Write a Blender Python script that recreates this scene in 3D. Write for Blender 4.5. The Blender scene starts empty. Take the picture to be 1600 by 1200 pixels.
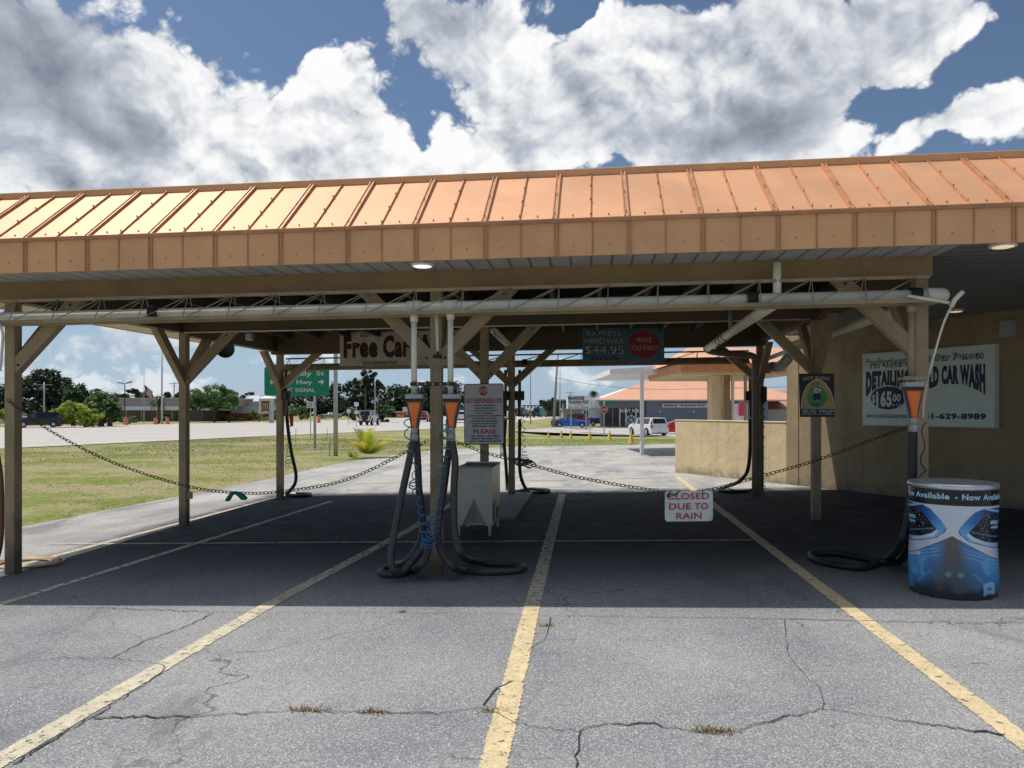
import bpy, math, random
from mathutils import Vector, Matrix
R = math.radians
random.seed(7)
SC = bpy.context.scene
COL = SC.collection

# ------------------------------------------------------------------ camera
F, HY, CH, YAW = 1180.0, 640.0, 1.7, R(6.0)      # focal (px of a 1600 px wide frame), horizon row, eye height, yaw
cy_, sy_ = math.cos(YAW), math.sin(YAW)
cam = bpy.data.cameras.new('camera'); camo = bpy.data.objects.new('camera', cam); COL.objects.link(camo)
cam.sensor_fit = 'HORIZONTAL'; cam.sensor_width = 36.0; cam.lens = 36.0*F/1600.0
cam.shift_y = (HY-600)/1600.0; cam.clip_start = .05; cam.clip_end = 5000
camo.location = (0, 0, CH); camo.rotation_euler = (R(90), 0, YAW)
SC.camera = camo
SC.view_settings.view_transform = 'Standard'; SC.view_settings.look = 'None'
SC.view_settings.exposure = 0.1; SC.view_settings.gamma = 1.0

# ------------------------------------------------------------------ sun
SUN = Vector((-.436, .155, .886)).normalized()
sl = bpy.data.lights.new('sun', 'SUN'); sl.energy = 3.7; sl.angle = R(.5); sl.color = (1, .95, .87)
so = bpy.data.objects.new('sun', sl); COL.objects.link(so)
so.rotation_euler = (-SUN).to_track_quat('-Z', 'Y').to_euler(); so.location = (-40, 15, 80)

# ------------------------------------------------------------------ node helper
class NT:
    def __init__(s, nt): s.nt = nt; s.n = nt.nodes; s.l = nt.links
    def node(s, t, **k):
        o = s.n.new(t)
        for a, v in k.items(): setattr(o, a, v)
        return o
    def put(s, sock, v):
        if isinstance(v, bpy.types.NodeSocket): s.l.new(v, sock)
        elif v is not None: sock.default_value = v
    def m(s, op, a, b=None, c=None, clamp=False):
        o = s.node('ShaderNodeMath', operation=op, use_clamp=clamp)
        s.put(o.inputs[0], a)
        if b is not None: s.put(o.inputs[1], b)
        if c is not None: s.put(o.inputs[2], c)
        return o.outputs[0]
    def vm(s, op, a, b=None):
        o = s.node('ShaderNodeVectorMath', operation=op); s.put(o.inputs[0], a)
        if b is not None: s.put(o.inputs[1], b)
        return o.outputs[0]
    def ss(s, x, lo, hi):
        o = s.node('ShaderNodeMapRange', interpolation_type='SMOOTHSTEP'); s.put(o.inputs[0], x)
        s.put(o.inputs[1], lo); s.put(o.inputs[2], hi); return o.outputs[0]
    def noise(s, vec, scale, detail=4, rough=.55, dist=0):
        o = s.node('ShaderNodeTexNoise'); s.put(o.inputs['Vector'], vec); o.inputs['Scale'].default_value = scale
        o.inputs['Detail'].default_value = detail; o.inputs['Roughness'].default_value = rough
        o.inputs['Distortion'].default_value = dist; return o.outputs['Fac']
    def mix(s, f, a, b):
        o = s.node('ShaderNodeMix', data_type='RGBA'); s.put(o.inputs[0], f)
        for i, v in ((6, a), (7, b)):
            if isinstance(v, tuple) and len(v) == 3: v = v+(1,)
            s.put(o.inputs[i], v)
        return o.outputs[2]
    def sep(s, v):
        o = s.node('ShaderNodeSeparateXYZ'); s.put(o.inputs[0], v); return o.outputs
    def comb(s, x, y, z):
        o = s.node('ShaderNodeCombineXYZ')
        for i, v in enumerate((x, y, z)): s.put(o.inputs[i], v)
        return o.outputs[0]

# ------------------------------------------------------------------ sky with cumulus clouds
W = bpy.data.worlds.new('World'); SC.world = W; W.use_nodes = True
w = NT(W.node_tree); w.n.clear()
sky = w.node('ShaderNodeTexSky', sky_type='NISHITA', sun_disc=False)
sky.sun_elevation = math.asin(SUN.z); sky.sun_rotation = math.atan2(SUN.x, SUN.y); sky.air_density = 1.0; sky.dust_density = .6; sky.ozone_density = 3.5
bg1 = w.node('ShaderNodeBackground'); w.l.new(sky.outputs[0], bg1.inputs[0]); bg1.inputs[1].default_value = .074
tc = w.node('ShaderNodeTexCoord'); D = tc.outputs['Generated']
dx, dy, dz = w.sep(D)
az = w.m('ARCTAN2', dx, dy); el = w.m('ARCSINE', dz)
P0 = w.comb(az, w.m('MULTIPLY', el, 1.25), 0.37)
wob = w.node('ShaderNodeTexNoise'); w.put(wob.inputs['Vector'], P0); wob.inputs['Scale'].default_value = 7; wob.inputs['Detail'].default_value = 5
P1 = w.vm('ADD', P0, w.vm('SCALE', w.vm('SUBTRACT', wob.outputs['Color'], (.5, .5, .5)), None))
P1.node.inputs[1].links[0].from_node.inputs['Scale'].default_value = .15
P2 = w.vm('ADD', P0, w.vm('SCALE', w.vm('SUBTRACT', wob.outputs['Color'], (.5, .5, .5)), None))
P2.node.inputs[1].links[0].from_node.inputs['Scale'].default_value = .05
def blobs(lst):                                  # (column, row, half width, half height, amount) of each cloud mass in the sky
    tot = None
    ax, ay, _ = w.sep(P1)
    for px, py, sx, sy, a in lst:
        xr = (px-800)/F
        A = math.atan(xr)-YAW; E = math.atan((HY-py)/F/math.sqrt(1+xr*xr))
        u = w.m('MULTIPLY', w.m('SUBTRACT', ax, A), F/sx)
        v = w.m('MULTIPLY', w.m('SUBTRACT', ay, E*1.25), F/sy/1.25)
        r2 = w.m('ADD', w.m('MULTIPLY', u, u), w.m('MULTIPLY', v, v))
        g = w.m('MULTIPLY', w.m('EXPONENT', w.m('MULTIPLY', r2, -1.0)), a)
        tot = g if tot is None else w.m('ADD', tot, g)
    return tot
def puff(vec, scale, octs):                      # billowy height: rounded lumps with narrow creases
    tot = None; sc_ = scale; a_ = .55
    for k in range(octs):
        o = w.node('ShaderNodeTexNoise', noise_dimensions='2D'); w.put(o.inputs['Vector'], w.vm('ADD', vec, (3.1*k, 1.7*k, 0))); o.inputs['Scale'].default_value = sc_; o.inputs['Detail'].default_value = 0
        t_ = w.m('MULTIPLY', w.m('ABSOLUTE', w.m('SUBTRACT', o.outputs['Fac'], .5)), 2.*a_*2.)
        tot = t_ if tot is None else w.m('ADD', tot, t_)
        sc_ *= 2.15; a_ *= .56
    return tot
mass = blobs([(60, 90, 190, 170, .62), (190, 205, 130, 90, .55), (340, 185, 100, 75, .5), (300, 270, 300, 45, .5), (545, 145, 85, 90, .62), (500, 260, 150, 50, .45),
              (715, 35, 105, 65, .58), (780, 190, 110, 95, .6), (950, 90, 120, 60, .5), (1050, 110, 90, 70, .4), (1060, 200, 190, 75, .62), (1210, 190, 110, 60, .4), (1330, 85, 140, 65, .6), (1430, 45, 70, 50, .4), (1160, 20, 170, 45, .5),
              (1590, 165, 45, 50, .55), (1480, 195, 90, 40, .45), (900, 255, 300, 35, .4), (1260, 245, 90, 22, .35), (1410, 235, 60, 18, .3), (300, 545, 300, 40, .22), (150, 520, 220, 45, .38), (120, 600, 60, 25, .4), (290, 600, 90, 30, .35), (1000, 600, 400, 40, .26), (330, 5, 35, 12, .35), (1530, 15, 30, 18, .35),
              (375, 50, 80, 50, -.5), (540, 15, 70, 40, -.5), (640, 215, 28, 55, -.45), (440, 125, 22, 40, -.35), (735, 110, 22, 14, -.35), (1385, 185, 60, 40, -.45), (1560, 70, 60, 45, -.5), (915, 8, 40, 20, -.5)])
n1 = w.noise(P0, 4.5, 8, .55)
pf = puff(P2, 6.5, 5); pfb = puff(w.vm('ADD', P2, (.012, .024, 0)), 6.5, 4)
n2 = w.noise(P0, 24, 6, .6)
dens = w.m('ADD', w.m('ADD', mass, w.m('MULTIPLY', w.m('SUBTRACT', n1, .5), .8)), w.m('ADD', w.m('MULTIPLY', w.m('SUBTRACT', pf, .52), .55), w.m('MULTIPLY', w.m('SUBTRACT', n2, .5), .3)))
dens = w.m('ADD', dens, w.m('SUBTRACT', w.m('MULTIPLY', w.ss(el, .55, .95), .42), .055))
alpha = w.m('MULTIPLY', w.ss(dens, .235, .43), w.m('ADD', .55, w.m('MULTIPLY', w.ss(el, .04, .3), .45)))
shade = blobs([(30, 60, 150, 150, 1.15), (215, 215, 60, 60, .4), (700, 30, 90, 60, .8), (1190, 195, 150, 60, .8), (1040, 225, 260, 45, .5), (850, 160, 80, 45, .35), (1330, 55, 130, 50, .5), (1150, 20, 150, 45, .45), (1480, 205, 80, 40, .5), (570, 190, 45, 60, .25), (180, 512, 200, 25, .5)])
relief = w.m('ADD', w.m('MULTIPLY', w.m('SUBTRACT', pfb, pf), .62), w.m('MULTIPLY', w.m('SUBTRACT', .5, pf), .26))
thick = w.ss(dens, .4, 1.2); relief = w.m('MULTIPLY', relief, w.m('SUBTRACT', 1., w.m('MULTIPLY', w.m('MINIMUM', shade, 1.), .55)))
sh = w.m('ADD', w.m('ADD', w.m('MULTIPLY', shade, .60), w.m('MULTIPLY', thick, .16)), w.m('ADD', relief, w.m('ADD', .12, w.m('MULTIPLY', w.m('SUBTRACT', n1, .5), .6))), clamp=True)
ramp = w.node('ShaderNodeValToRGB'); w.put(ramp.inputs[0], sh)
cr = ramp.color_ramp; cr.elements[0].position = 0; cr.elements[0].color = (.96, .96, .96, 1)
cr.elements[1].position = 1; cr.elements[1].color = (.165, .19, .25, 1)
e = cr.elements.new(.25); e.color = (.76, .78, .81, 1)
e = cr.elements.new(.55); e.color = (.46, .50, .575, 1)
bg2 = w.node('ShaderNodeBackground'); w.l.new(ramp.outputs[0], bg2.inputs[0]); bg2.inputs[1].default_value = .95
# paler air low over the horizon
low = w.m('MULTIPLY', w.ss(el, .22, .0), .55)
bg3 = w.node('ShaderNodeBackground'); bg3.inputs[0].default_value = (.42, .62, .90, 1); bg3.inputs[1].default_value = .86
mxa = w.node('ShaderNodeMixShader'); w.l.new(low, mxa.inputs[0]); w.l.new(bg1.outputs[0], mxa.inputs[1]); w.l.new(bg3.outputs[0], mxa.inputs[2])
mxs = w.node('ShaderNodeMixShader'); w.l.new(alpha, mxs.inputs[0]); w.l.new(mxa.outputs[0], mxs.inputs[1]); w.l.new(bg2.outputs[0], mxs.inputs[2])
wo = w.node('ShaderNodeOutputWorld'); w.l.new(mxs.outputs[0], wo.inputs[0])

# ------------------------------------------------------------------ placing helpers (photo column/row + distance -> world point)
def atd(px, py, d):
    xr = (px-800)/F
    return Vector((d*(-sy_+xr*cy_), d*(cy_+xr*sy_), CH+(HY-py)/F*d))
def at(px, py, Y):
    xr = (px-800)/F
    return atd(px, py, Y/(cy_+xr*sy_))
def gz(X, Y): return .023*(X+1.5)+.004*(Y-13)
def lerp(a, b, t): return a+(b-a)*t
def smooth(a, b, x):
    t = max(0., min(1., (x-a)/(b-a))); return t*t*(3-2*t)
def interp(tab, y):
    if y <= tab[0][1]: return tab[0][0]
    for (x0, y0), (x1, y1) in zip(tab, tab[1:]):
        if y <= y1: return lerp(x0, x1, (y-y0)/(y1-y0))
    return tab[-1][0]
NEAR = [(-44, -40), (-36, 10), (-29.4, 34.8), (-24.2, 52.6), (-17.2, 70.5), (-13, 95), (-11, 130), (-6, 260), (0, 600)]
FAR = [(-150, -40), (-110, 10), (-84, 45), (-66, 78), (-52, 110), (-46, 143), (-42, 260), (-38, 600)]
def H(X, Y):
    z = gz(max(-9, min(10, X)), max(-5, min(24, Y)))
    xe = interp(NEAR, Y)
    zf = lerp(-.27, -.8, smooth(2, 14, X-xe))
    z = lerp(z, zf, smooth(26, 74, Y))
    z = lerp(z, -.27, smooth(14, 1.5, X-xe))
    return z
def g(px, py):
    z = 0.
    for _ in range(40):
        p = atd(px, py, (z-CH)*F/(HY-py)); z = H(p.x, p.y)
    return Vector((p.x, p.y, z))
def gd(px, d):                                   # ground point in a column at a distance
    p = atd(px, HY, d); return Vector((p.x, p.y, H(p.x, p.y)))
def onplane(px, py, P, n):
    d1 = atd(px, py, 1.)-Vector((0, 0, CH)); c = Vector((0, 0, CH))
    return c+d1*((P-c).dot(n)/d1.dot(n))
def SHR(x): return .0095*(x+.75)
def spline(pts, n=6):
    pts = [Vector(p) for p in pts]; out = []
    for i in range(len(pts)-1):
        p0 = pts[max(i-1, 0)]; p1 = pts[i]; p2 = pts[i+1]; p3 = pts[min(i+2, len(pts)-1)]
        for k in range(n):
            t = k/n
            out.append(.5*((2*p1)+(p2-p0)*t+(2*p0-5*p1+4*p2-p3)*t*t+(3*p1-p0-3*p2+p3)*t**3))
    out.append(pts[-1]); return out

# ------------------------------------------------------------------ mesh builder
def wloc(o):
    v = Vector((0, 0, 0))
    while o is not None: v += o.location; o = o.parent
    return v
class MB:
    def __init__(s): s.v = []; s.f = []; s.mi = []; s.sm = []
    def add(s, vs, fs, mi=0, sm=False):
        b = len(s.v); s.v += [Vector(v) for v in vs]
        for f in fs: s.f.append([b+i for i in f]); s.mi.append(mi); s.sm.append(sm)
        return s
    def box(s, x0, x1, y0, y1, z0, z1, mi=0):
        vs = [(x, y, z) for z in (z0, z1) for y in (y0, y1) for x in (x0, x1)]
        return s.add(vs, [(0, 2, 3, 1), (4, 5, 7, 6), (0, 1, 5, 4), (1, 3, 7, 5), (3, 2, 6, 7), (2, 0, 4, 6)], mi)
    def bar(s, p, q, w_, h_, up=(0, 0, 1), mi=0):
        p = Vector(p); q = Vector(q); d = (q-p).normalized(); up = Vector(up)
        a = d.cross(up)
        if a.length < 1e-4: a = d.cross(Vector((1, 0, 0)))
        a.normalize(); b = a.cross(d).normalized(); a = a*w_/2; b = b*h_/2
        vs = [p-a-b, p+a-b, p-a+b, p+a+b, q-a-b, q+a-b, q-a+b, q+a+b]
        return s.add(vs, [(0, 2, 3, 1), (4, 5, 7, 6), (0, 1, 5, 4), (1, 3, 7, 5), (3, 2, 6, 7), (2, 0, 4, 6)], mi)
    def tube(s, path, r, n=8, mi=0, cap=True, closed=False):
        path = [Vector(p) for p in path]; m = len(path); rr = r if isinstance(r, (list, tuple)) else [r]*m
        vs = []; up = None
        for i, p in enumerate(path):
            if closed: t = path[(i+1) % m]-path[i-1]
            else: t = path[min(i+1, m-1)]-path[max(i-1, 0)]
            t.normalize()
            if up is None:
                up = Vector((0, 0, 1)) if abs(t.z) < .9 else Vector((1, 0, 0))
            a = t.cross(up)
            if a.length < 1e-5: a = t.cross(Vector((0, 1, .1)))
            a.normalize(); up = a.cross(t).normalized()
            for k in range(n):
                an = 2*math.pi*k/n; vs.append(p+(a*math.cos(an)+up*math.sin(an))*rr[i])
        fs = []
        for i in range(m if closed else m-1):
            j = (i+1) % m
            for k in range(n): fs.append((i*n+k, i*n+(k+1) % n, j*n+(k+1) % n, j*n+k))
        s.add(vs, fs, mi, True)
        if cap and not closed:
            b = len(s.v)-m*n
            s.f.append([b+k for k in range(n)][::-1]); s.mi.append(mi); s.sm.append(False)
            s.f.append([b+(m-1)*n+k for k in range(n)]); s.mi.append(mi); s.sm.append(False)
        return s
    def lathe(s, prof, c=(0, 0, 0), n=20, axis='z', mi=0, sm=True):
        c = Vector(c); vs = []
        for r_, z in prof:
            for k in range(n):
                a = 2*math.pi*k/n; x, y = r_*math.cos(a), r_*math.sin(a)
                vs.append(c+(Vector((x, y, z)) if axis == 'z' else Vector((x, z, y)) if axis == 'y' else Vector((z, x, y))))
        fs = []; m = len(prof)
        for i in range(m-1):
            for k in range(n): fs.append((i*n+k, i*n+(k+1) % n, (i+1)*n+(k+1) % n, (i+1)*n+k))
        fs.append(tuple(range(n))[::-1]); fs.append(tuple((m-1)*n+k for k in range(n)))
        return s.add(vs, fs, mi, sm)
    def prism(s, poly, o, u, v, n_, depth, mi=0):       # polygon in (u,v), extruded along n_
        o, u, v, n_ = Vector(o), Vector(u), Vector(v), Vector(n_); m = len(poly)
        vs = [o+u*a+v*b for a, b in poly]+[o+u*a+v*b+n_*depth for a, b in poly]
        fs = [tuple(range(m))[::-1], tuple(range(m, 2*m))]+[(i, (i+1) % m, m+(i+1) % m, m+i) for i in range(m)]
        return s.add(vs, fs, mi)
    def loft(s, rings, mi=0, sm=False):
        m = len(rings[0]); vs = [p for r_ in rings for p in r_]; fs = []
        for i in range(len(rings)-1):
            for k in range(m): fs.append((i*m+k, i*m+(k+1) % m, (i+1)*m+(k+1) % m, (i+1)*m+k))
        fs.append(tuple(range(m))[::-1]); fs.append(tuple((len(rings)-1)*m+k for k in range(m)))
        return s.add(vs, fs, mi, sm)
    def shear(s):
        for p in s.v: p.z += SHR(p.x)
        return s
    def build(s, name, mats, parent=None, local=False, bevel=0):
        off = Vector((0, 0, 0)) if (local or parent is None) else wloc(parent)
        me = bpy.data.meshes.new(name)
        me.from_pydata([tuple(p-off) for p in s.v], [], s.f)
        if not isinstance(mats, (list, tuple)): mats = [mats]
        for m_ in mats: me.materials.append(m_)
        me.polygons.foreach_set('material_index', s.mi); me.polygons.foreach_set('use_smooth', s.sm)
        me.validate(); me.update()
        o = bpy.data.objects.new(name, me); COL.objects.link(o)
        if parent is not None: o.parent = parent
        if bevel:
            b = o.modifiers.new('bevel', 'BEVEL'); b.width = bevel; b.segments = 2; b.limit_method = 'ANGLE'
        return o
def tag(o, label=None, cat=None, group=None, kind=None):
    if label: o['label'] = label
    if cat: o['category'] = cat
    if group: o['group'] = group
    if kind: o['kind'] = kind
    return o
def empty(name, loc, label, cat, group=None, rz=0):
    o = bpy.data.objects.new(name, None); COL.objects.link(o); o.location = loc; o.rotation_euler = (0, 0, rz)
    o.empty_display_size = .2
    return tag(o, label, cat, group)
def copy_tree(o, loc=None, rz=None, parent=None, label=None):
    c = o.copy(); COL.objects.link(c)
    if parent is not None: c.parent = parent
    if loc is not None: c.location = loc
    if rz is not None: c.rotation_euler = (0, 0, rz)
    if label: c['label'] = label
    for ch in list(o.children): copy_tree(ch, parent=c)
    return c

# ------------------------------------------------------------------ materials
def M(name, col, rough=.6, metal=0., var=.12, scale=6., bump=0., bscale=60., spec=.5, dirt=0., dirtcol=(.05, .045, .035)):
    m = bpy.data.materials.new(name); m.use_nodes = True; t = NT(m.node_tree); b = t.n['Principled BSDF']
    tcn = t.node('ShaderNodeTexCoord'); P = tcn.outputs['Object']
    n = t.noise(P, scale, 6, .6)
    lo = tuple(c*(1-var) for c in col); hi = tuple(min(1, c*(1+var)) for c in col)
    c = t.mix(t.ss(n, .3, .7), lo, hi)
    if dirt:
        c = t.mix(t.m('MULTIPLY', t.ss(t.noise(P, scale*.6, 8, .7), .5, .72), dirt), c, dirtcol)
    t.put(b.inputs['Base Color'], c)
    t.put(b.inputs['Roughness'], t.m('ADD', rough-.07, t.m('MULTIPLY', n, .14), clamp=True))
    b.inputs['Metallic'].default_value = metal; b.inputs['Specular IOR Level'].default_value = spec
    if bump:
        bn = t.node('ShaderNodeBump'); bn.inputs['Strength'].default_value = bump; bn.inputs['Distance'].default_value = .02
        t.put(bn.inputs['Height'], t.noise(P, bscale, 6, .6)); t.l.new(bn.outputs[0], b.inputs['Normal'])
    return m
def timber(name, col, dirt=.35):
    m = M(name, col, .62, var=.14, scale=3, bump=.1, bscale=30, dirt=dirt); t = NT(m.node_tree); b = t.n['Principled BSDF']
    P = t.node('ShaderNodeNewGeometry').outputs['Position']; N_ = t.node('ShaderNodeNewGeometry').outputs['Normal']
    base = b.inputs['Base Color'].links[0].from_socket
    gr = t.noise(t.vm('MULTIPLY', P, (1., 1., .06)), 55, 5, .65)
    c = t.mix(t.m('MULTIPLY', t.ss(gr, .5, .72), .4), base, tuple(x*.55 for x in col))
    peel = t.m('MULTIPLY', t.ss(t.noise(t.vm('MULTIPLY', P, (1., 1., .3)), 14, 8, .75), .66, .72), .7)
    c = t.mix(peel, c, (.30, .27, .22))
    splash = t.m('MULTIPLY', t.ss(t.m('ADD', t.sep(P)[2], t.m('MULTIPLY', t.m('SUBTRACT', t.noise(P, 12, 6, .7), .5), .5)), .26, .02), .75)
    t.put(b.inputs['Base Color'], t.mix(splash, c, (.075, .062, .05)))
    return m
def stucco(m):
    t = NT(m.node_tree); b = t.n['Principled BSDF']; P = t.node('ShaderNodeNewGeometry').outputs['Position']
    base = b.inputs['Base Color'].links[0].from_socket; z = t.sep(P)[2]
    streak = t.m('MULTIPLY', t.ss(t.noise(t.vm('MULTIPLY', P, (1., 1., .07)), 5.5, 6, .65), .52, .72), .32)
    c = t.mix(streak, base, (.13, .11, .085))
    low_ = t.m('MULTIPLY', t.ss(t.m('ADD', z, t.m('MULTIPLY', t.m('SUBTRACT', t.noise(P, 3.5, 7, .7), .5), .9)), .42, .02), .7)
    c = t.mix(low_, c, (.10, .09, .075))
    patch = t.m('MULTIPLY', t.ss(t.noise(P, 1.3, 5, .6), .56, .6), .16); c = t.mix(patch, c, (.62, .50, .32))
    t.put(b.inputs['Base Color'], c); return m
def EM(name, col, st):
    m = M(name, col); b = m.node_tree.nodes['Principled BSDF']; b.inputs['Emission Color'].default_value = col+(1,); b.inputs['Emission Strength'].default_value = st
    return m
def leafmat(name, a, b_, trans=.25):
    m = bpy.data.materials.new(name); m.use_nodes = True; t = NT(m.node_tree); b = t.n['Principled BSDF']
    P = t.node('ShaderNodeTexCoord').outputs['Object']
    c = t.mix(t.ss(t.noise(P, 1.1, 5, .7), .35, .65), a, b_)
    t.put(b.inputs['Base Color'], c); b.inputs['Roughness'].default_value = .55
    tr = t.node('ShaderNodeBsdfTranslucent'); t.put(tr.inputs[0], c)
    mx = t.node('ShaderNodeMixShader'); mx.inputs[0].default_value = trans
    t.l.new(b.outputs[0], mx.inputs[1]); t.l.new(tr.outputs[0], mx.inputs[2]); t.l.new(mx.outputs[0], t.n['Material Output'].inputs[0])
    return m
def striped(name, col, axis, period, rough=.55, depth=.5):
    m = M(name, col, rough, var=.08, dirt=.12); t = NT(m.node_tree); b = t.n['Principled BSDF']
    geo = t.node('ShaderNodeNewGeometry'); c = t.sep(geo.outputs['Position'])[axis]
    fr = t.m('FRACT', t.m('DIVIDE', c, period))
    line = t.m('ADD', t.ss(fr, .10, .02), t.ss(fr, .9, .98), clamp=True)
    base = b.inputs['Base Color'].links[0].from_socket
    t.put(b.inputs['Base Color'], t.mix(t.m('MULTIPLY', line, depth), base, tuple(x*.25 for x in col)))
    bn = t.node('ShaderNodeBump'); bn.inputs['Strength'].default_value = .6; bn.inputs['Distance'].default_value = .01
    t.put(bn.inputs['Height'], t.m('SUBTRACT', 1., line)); t.l.new(bn.outputs[0], b.inputs['Normal'])
    return m

def dn_(t, P):
    o = t.node('ShaderNodeTexNoise'); t.put(o.inputs[0], P); o.inputs['Scale'].default_value = 6; o.inputs['Detail'].default_value = 4; return o.outputs['Color']
def asphalt():
    m = bpy.data.materials.new('asphalt'); m.use_nodes = True; t = NT(m.node_tree); b = t.n['Principled BSDF']
    P = t.node('ShaderNodeNewGeometry').outputs['Position']; x, y, z = t.sep(P)
    big = t.noise(P, .55, 6, .65); mid = t.noise(P, 2.2, 6, .65); fine = t.noise(P, 75, 3, .7); agg = t.node('ShaderNodeTexVoronoi'); t.put(agg.inputs[0], P); agg.inputs['Scale'].default_value = 120
    stone = t.sep(agg.outputs['Color'])[0]
    # bleached drive outside, newer surface in the wash bays with canopy shade darkened in, coarse grey apron in front
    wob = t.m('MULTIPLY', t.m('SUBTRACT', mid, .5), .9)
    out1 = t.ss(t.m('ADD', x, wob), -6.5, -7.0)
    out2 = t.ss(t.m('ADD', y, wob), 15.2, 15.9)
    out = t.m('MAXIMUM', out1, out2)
    apron = t.ss(t.m('ADD', y, t.m('MULTIPLY', wob, 1.6)), 9.6, 5.6)  # apron tone carried under the canopy front as painted sky light
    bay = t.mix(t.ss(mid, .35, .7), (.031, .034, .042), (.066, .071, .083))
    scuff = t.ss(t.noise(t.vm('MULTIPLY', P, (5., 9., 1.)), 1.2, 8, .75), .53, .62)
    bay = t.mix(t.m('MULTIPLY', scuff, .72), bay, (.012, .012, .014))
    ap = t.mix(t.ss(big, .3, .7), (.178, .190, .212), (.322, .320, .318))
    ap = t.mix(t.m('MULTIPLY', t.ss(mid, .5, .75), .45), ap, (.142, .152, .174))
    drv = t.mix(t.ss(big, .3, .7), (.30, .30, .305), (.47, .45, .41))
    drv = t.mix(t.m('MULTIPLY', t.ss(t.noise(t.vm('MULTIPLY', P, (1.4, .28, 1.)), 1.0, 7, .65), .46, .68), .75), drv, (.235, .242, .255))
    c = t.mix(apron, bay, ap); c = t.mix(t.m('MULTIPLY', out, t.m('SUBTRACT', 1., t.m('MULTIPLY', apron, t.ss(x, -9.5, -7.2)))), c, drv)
    k = t.m('ADD', .55, t.m('ADD', t.m('MULTIPLY', stone, .60), t.m('MULTIPLY', fine, .40)))
    sc = t.vm('SCALE', c, None); sc.node.inputs['Scale'].default_value = 1; t.put(sc.node.inputs['Scale'], k)
    spk = t.m('MULTIPLY', t.ss(stone, .80, .93), t.m('MULTIPLY', apron, .6))
    c = t.mix(spk, sc, (.50, .49, .47))
    vor = t.node('ShaderNodeTexVoronoi', feature='DISTANCE_TO_EDGE'); vor.inputs['Scale'].default_value = .42
    dn = t.node('ShaderNodeTexNoise'); t.put(dn.inputs[0], P); dn.inputs['Scale'].default_value = 1.6; dn.inputs['Detail'].default_value = 8
    sv = t.vm('SCALE', dn.outputs['Color'], None); sv.node.inputs['Scale'].default_value = .9
    t.put(vor.inputs[0], t.vm('ADD', P, sv))
    stain = t.m('MULTIPLY', t.ss(t.noise(t.vm('MULTIPLY', P, (1.1, .45, 1.)), .9, 6, .6, .6), .56, .68), .42)
    c = t.mix(stain, c, (.075, .078, .086))
    drop_ = t.node('ShaderNodeTexVoronoi'); t.put(drop_.inputs[0], t.vm('ADD', P, t.vm('MULTIPLY', dn_(t, P), (.25, .25, 0)))); drop_.inputs['Scale'].default_value = 1.7
    c = t.mix(t.m('MULTIPLY', t.m('MULTIPLY', t.ss(drop_.outputs['Distance'], .10, .04), t.ss(t.sep(drop_.outputs['Color'])[1], .6, .7)), .55), c, (.045, .046, .05))
    hair = t.m('MULTIPLY', t.ss(vor.outputs[0], .006, .001), t.m('MULTIPLY', t.ss(big, .42, .6), .6))
    c = t.mix(hair, c, (.03, .03, .03))
    t.put(b.inputs['Base Color'], c); b.inputs['Roughness'].default_value = .88; b.inputs['Specular IOR Level'].default_value = .3
    bn = t.node('ShaderNodeBump'); bn.inputs['Strength'].default_value = .55; bn.inputs['Distance'].default_value = .012
    t.put(bn.inputs['Height'], t.m('ADD', t.m('MULTIPLY', agg.outputs['Distance'], -.8), t.m('MULTIPLY', fine, .6))); t.l.new(bn.outputs[0], b.inputs['Normal'])
    return m
def paint(name, col, wear=.5):
    m = bpy.data.materials.new(name); m.use_nodes = True; t = NT(m.node_tree); b = t.n['Principled BSDF']
    P = t.node('ShaderNodeNewGeometry').outputs['Position']
    n = t.noise(P, 6, 10, .72); f = t.noise(P, 55, 4, .7)
    c = t.mix(t.ss(n, .35, .7), tuple(x*.78 for x in col), col)
    c = t.mix(t.m('MULTIPLY', t.ss(f, .5, .68), .55), c, (.12, .11, .10))
    t.put(b.inputs['Base Color'], c); b.inputs['Roughness'].default_value = .8
    tp = t.node('ShaderNodeBsdfTransparent'); mx = t.node('ShaderNodeMixShader')
    u = t.node('ShaderNodeUVMap').outputs[0]; ux = t.sep(u)[0]
    edge = t.m('ABSOLUTE', t.m('SUBTRACT', t.m('MULTIPLY', ux, 2.), 1.))
    a = t.ss(t.m('ADD', t.m('MULTIPLY', t.noise(P, 16, 10, .75), 1.15), t.m('MULTIPLY', t.ss(edge, .72, 1.), .28)), .97-wear*.55, .88-wear*.55)
    t.l.new(a, mx.inputs[0]); t.l.new(tp.outputs[0], mx.inputs[1]); t.l.new(b.outputs[0], mx.inputs[2]); t.l.new(mx.outputs[0], t.n['Material Output'].inputs[0])
    return m
def grassmat():
    m = bpy.data.materials.new('turf'); m.use_nodes = True; t = NT(m.node_tree); b = t.n['Principled BSDF']
    P = t.node('ShaderNodeNewGeometry').outputs['Position']
    a = t.noise(P, .3, 6, .65); f = t.noise(P, 9, 6, .75); y = t.sep(P)[1]
    c = t.mix(t.ss(f, .3, .7), (.13, .165, .038), (.25, .275, .075))
    dry = t.ss(t.m('ADD', a, t.m('MULTIPLY', t.m('SUBTRACT', f, .5), .6)), .40, .54)
    c = t.mix(t.m('MULTIPLY', dry, .8), c, (.35, .30, .18))
    c = t.mix(t.m('MULTIPLY', t.ss(t.noise(P, .9, 7, .7), .60, .70), .7), c, (.42, .37, .28))
    t.put(b.inputs['Base Color'], c); b.inputs['Roughness'].default_value = .95; b.inputs['Specular IOR Level'].default_value = .1
    bn = t.node('ShaderNodeBump'); bn.inputs['Strength'].default_value = .8; bn.inputs['Distance'].default_value = .05
    t.put(bn.inputs['Height'], f); t.l.new(bn.outputs[0], b.inputs['Normal'])
    return m

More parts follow.
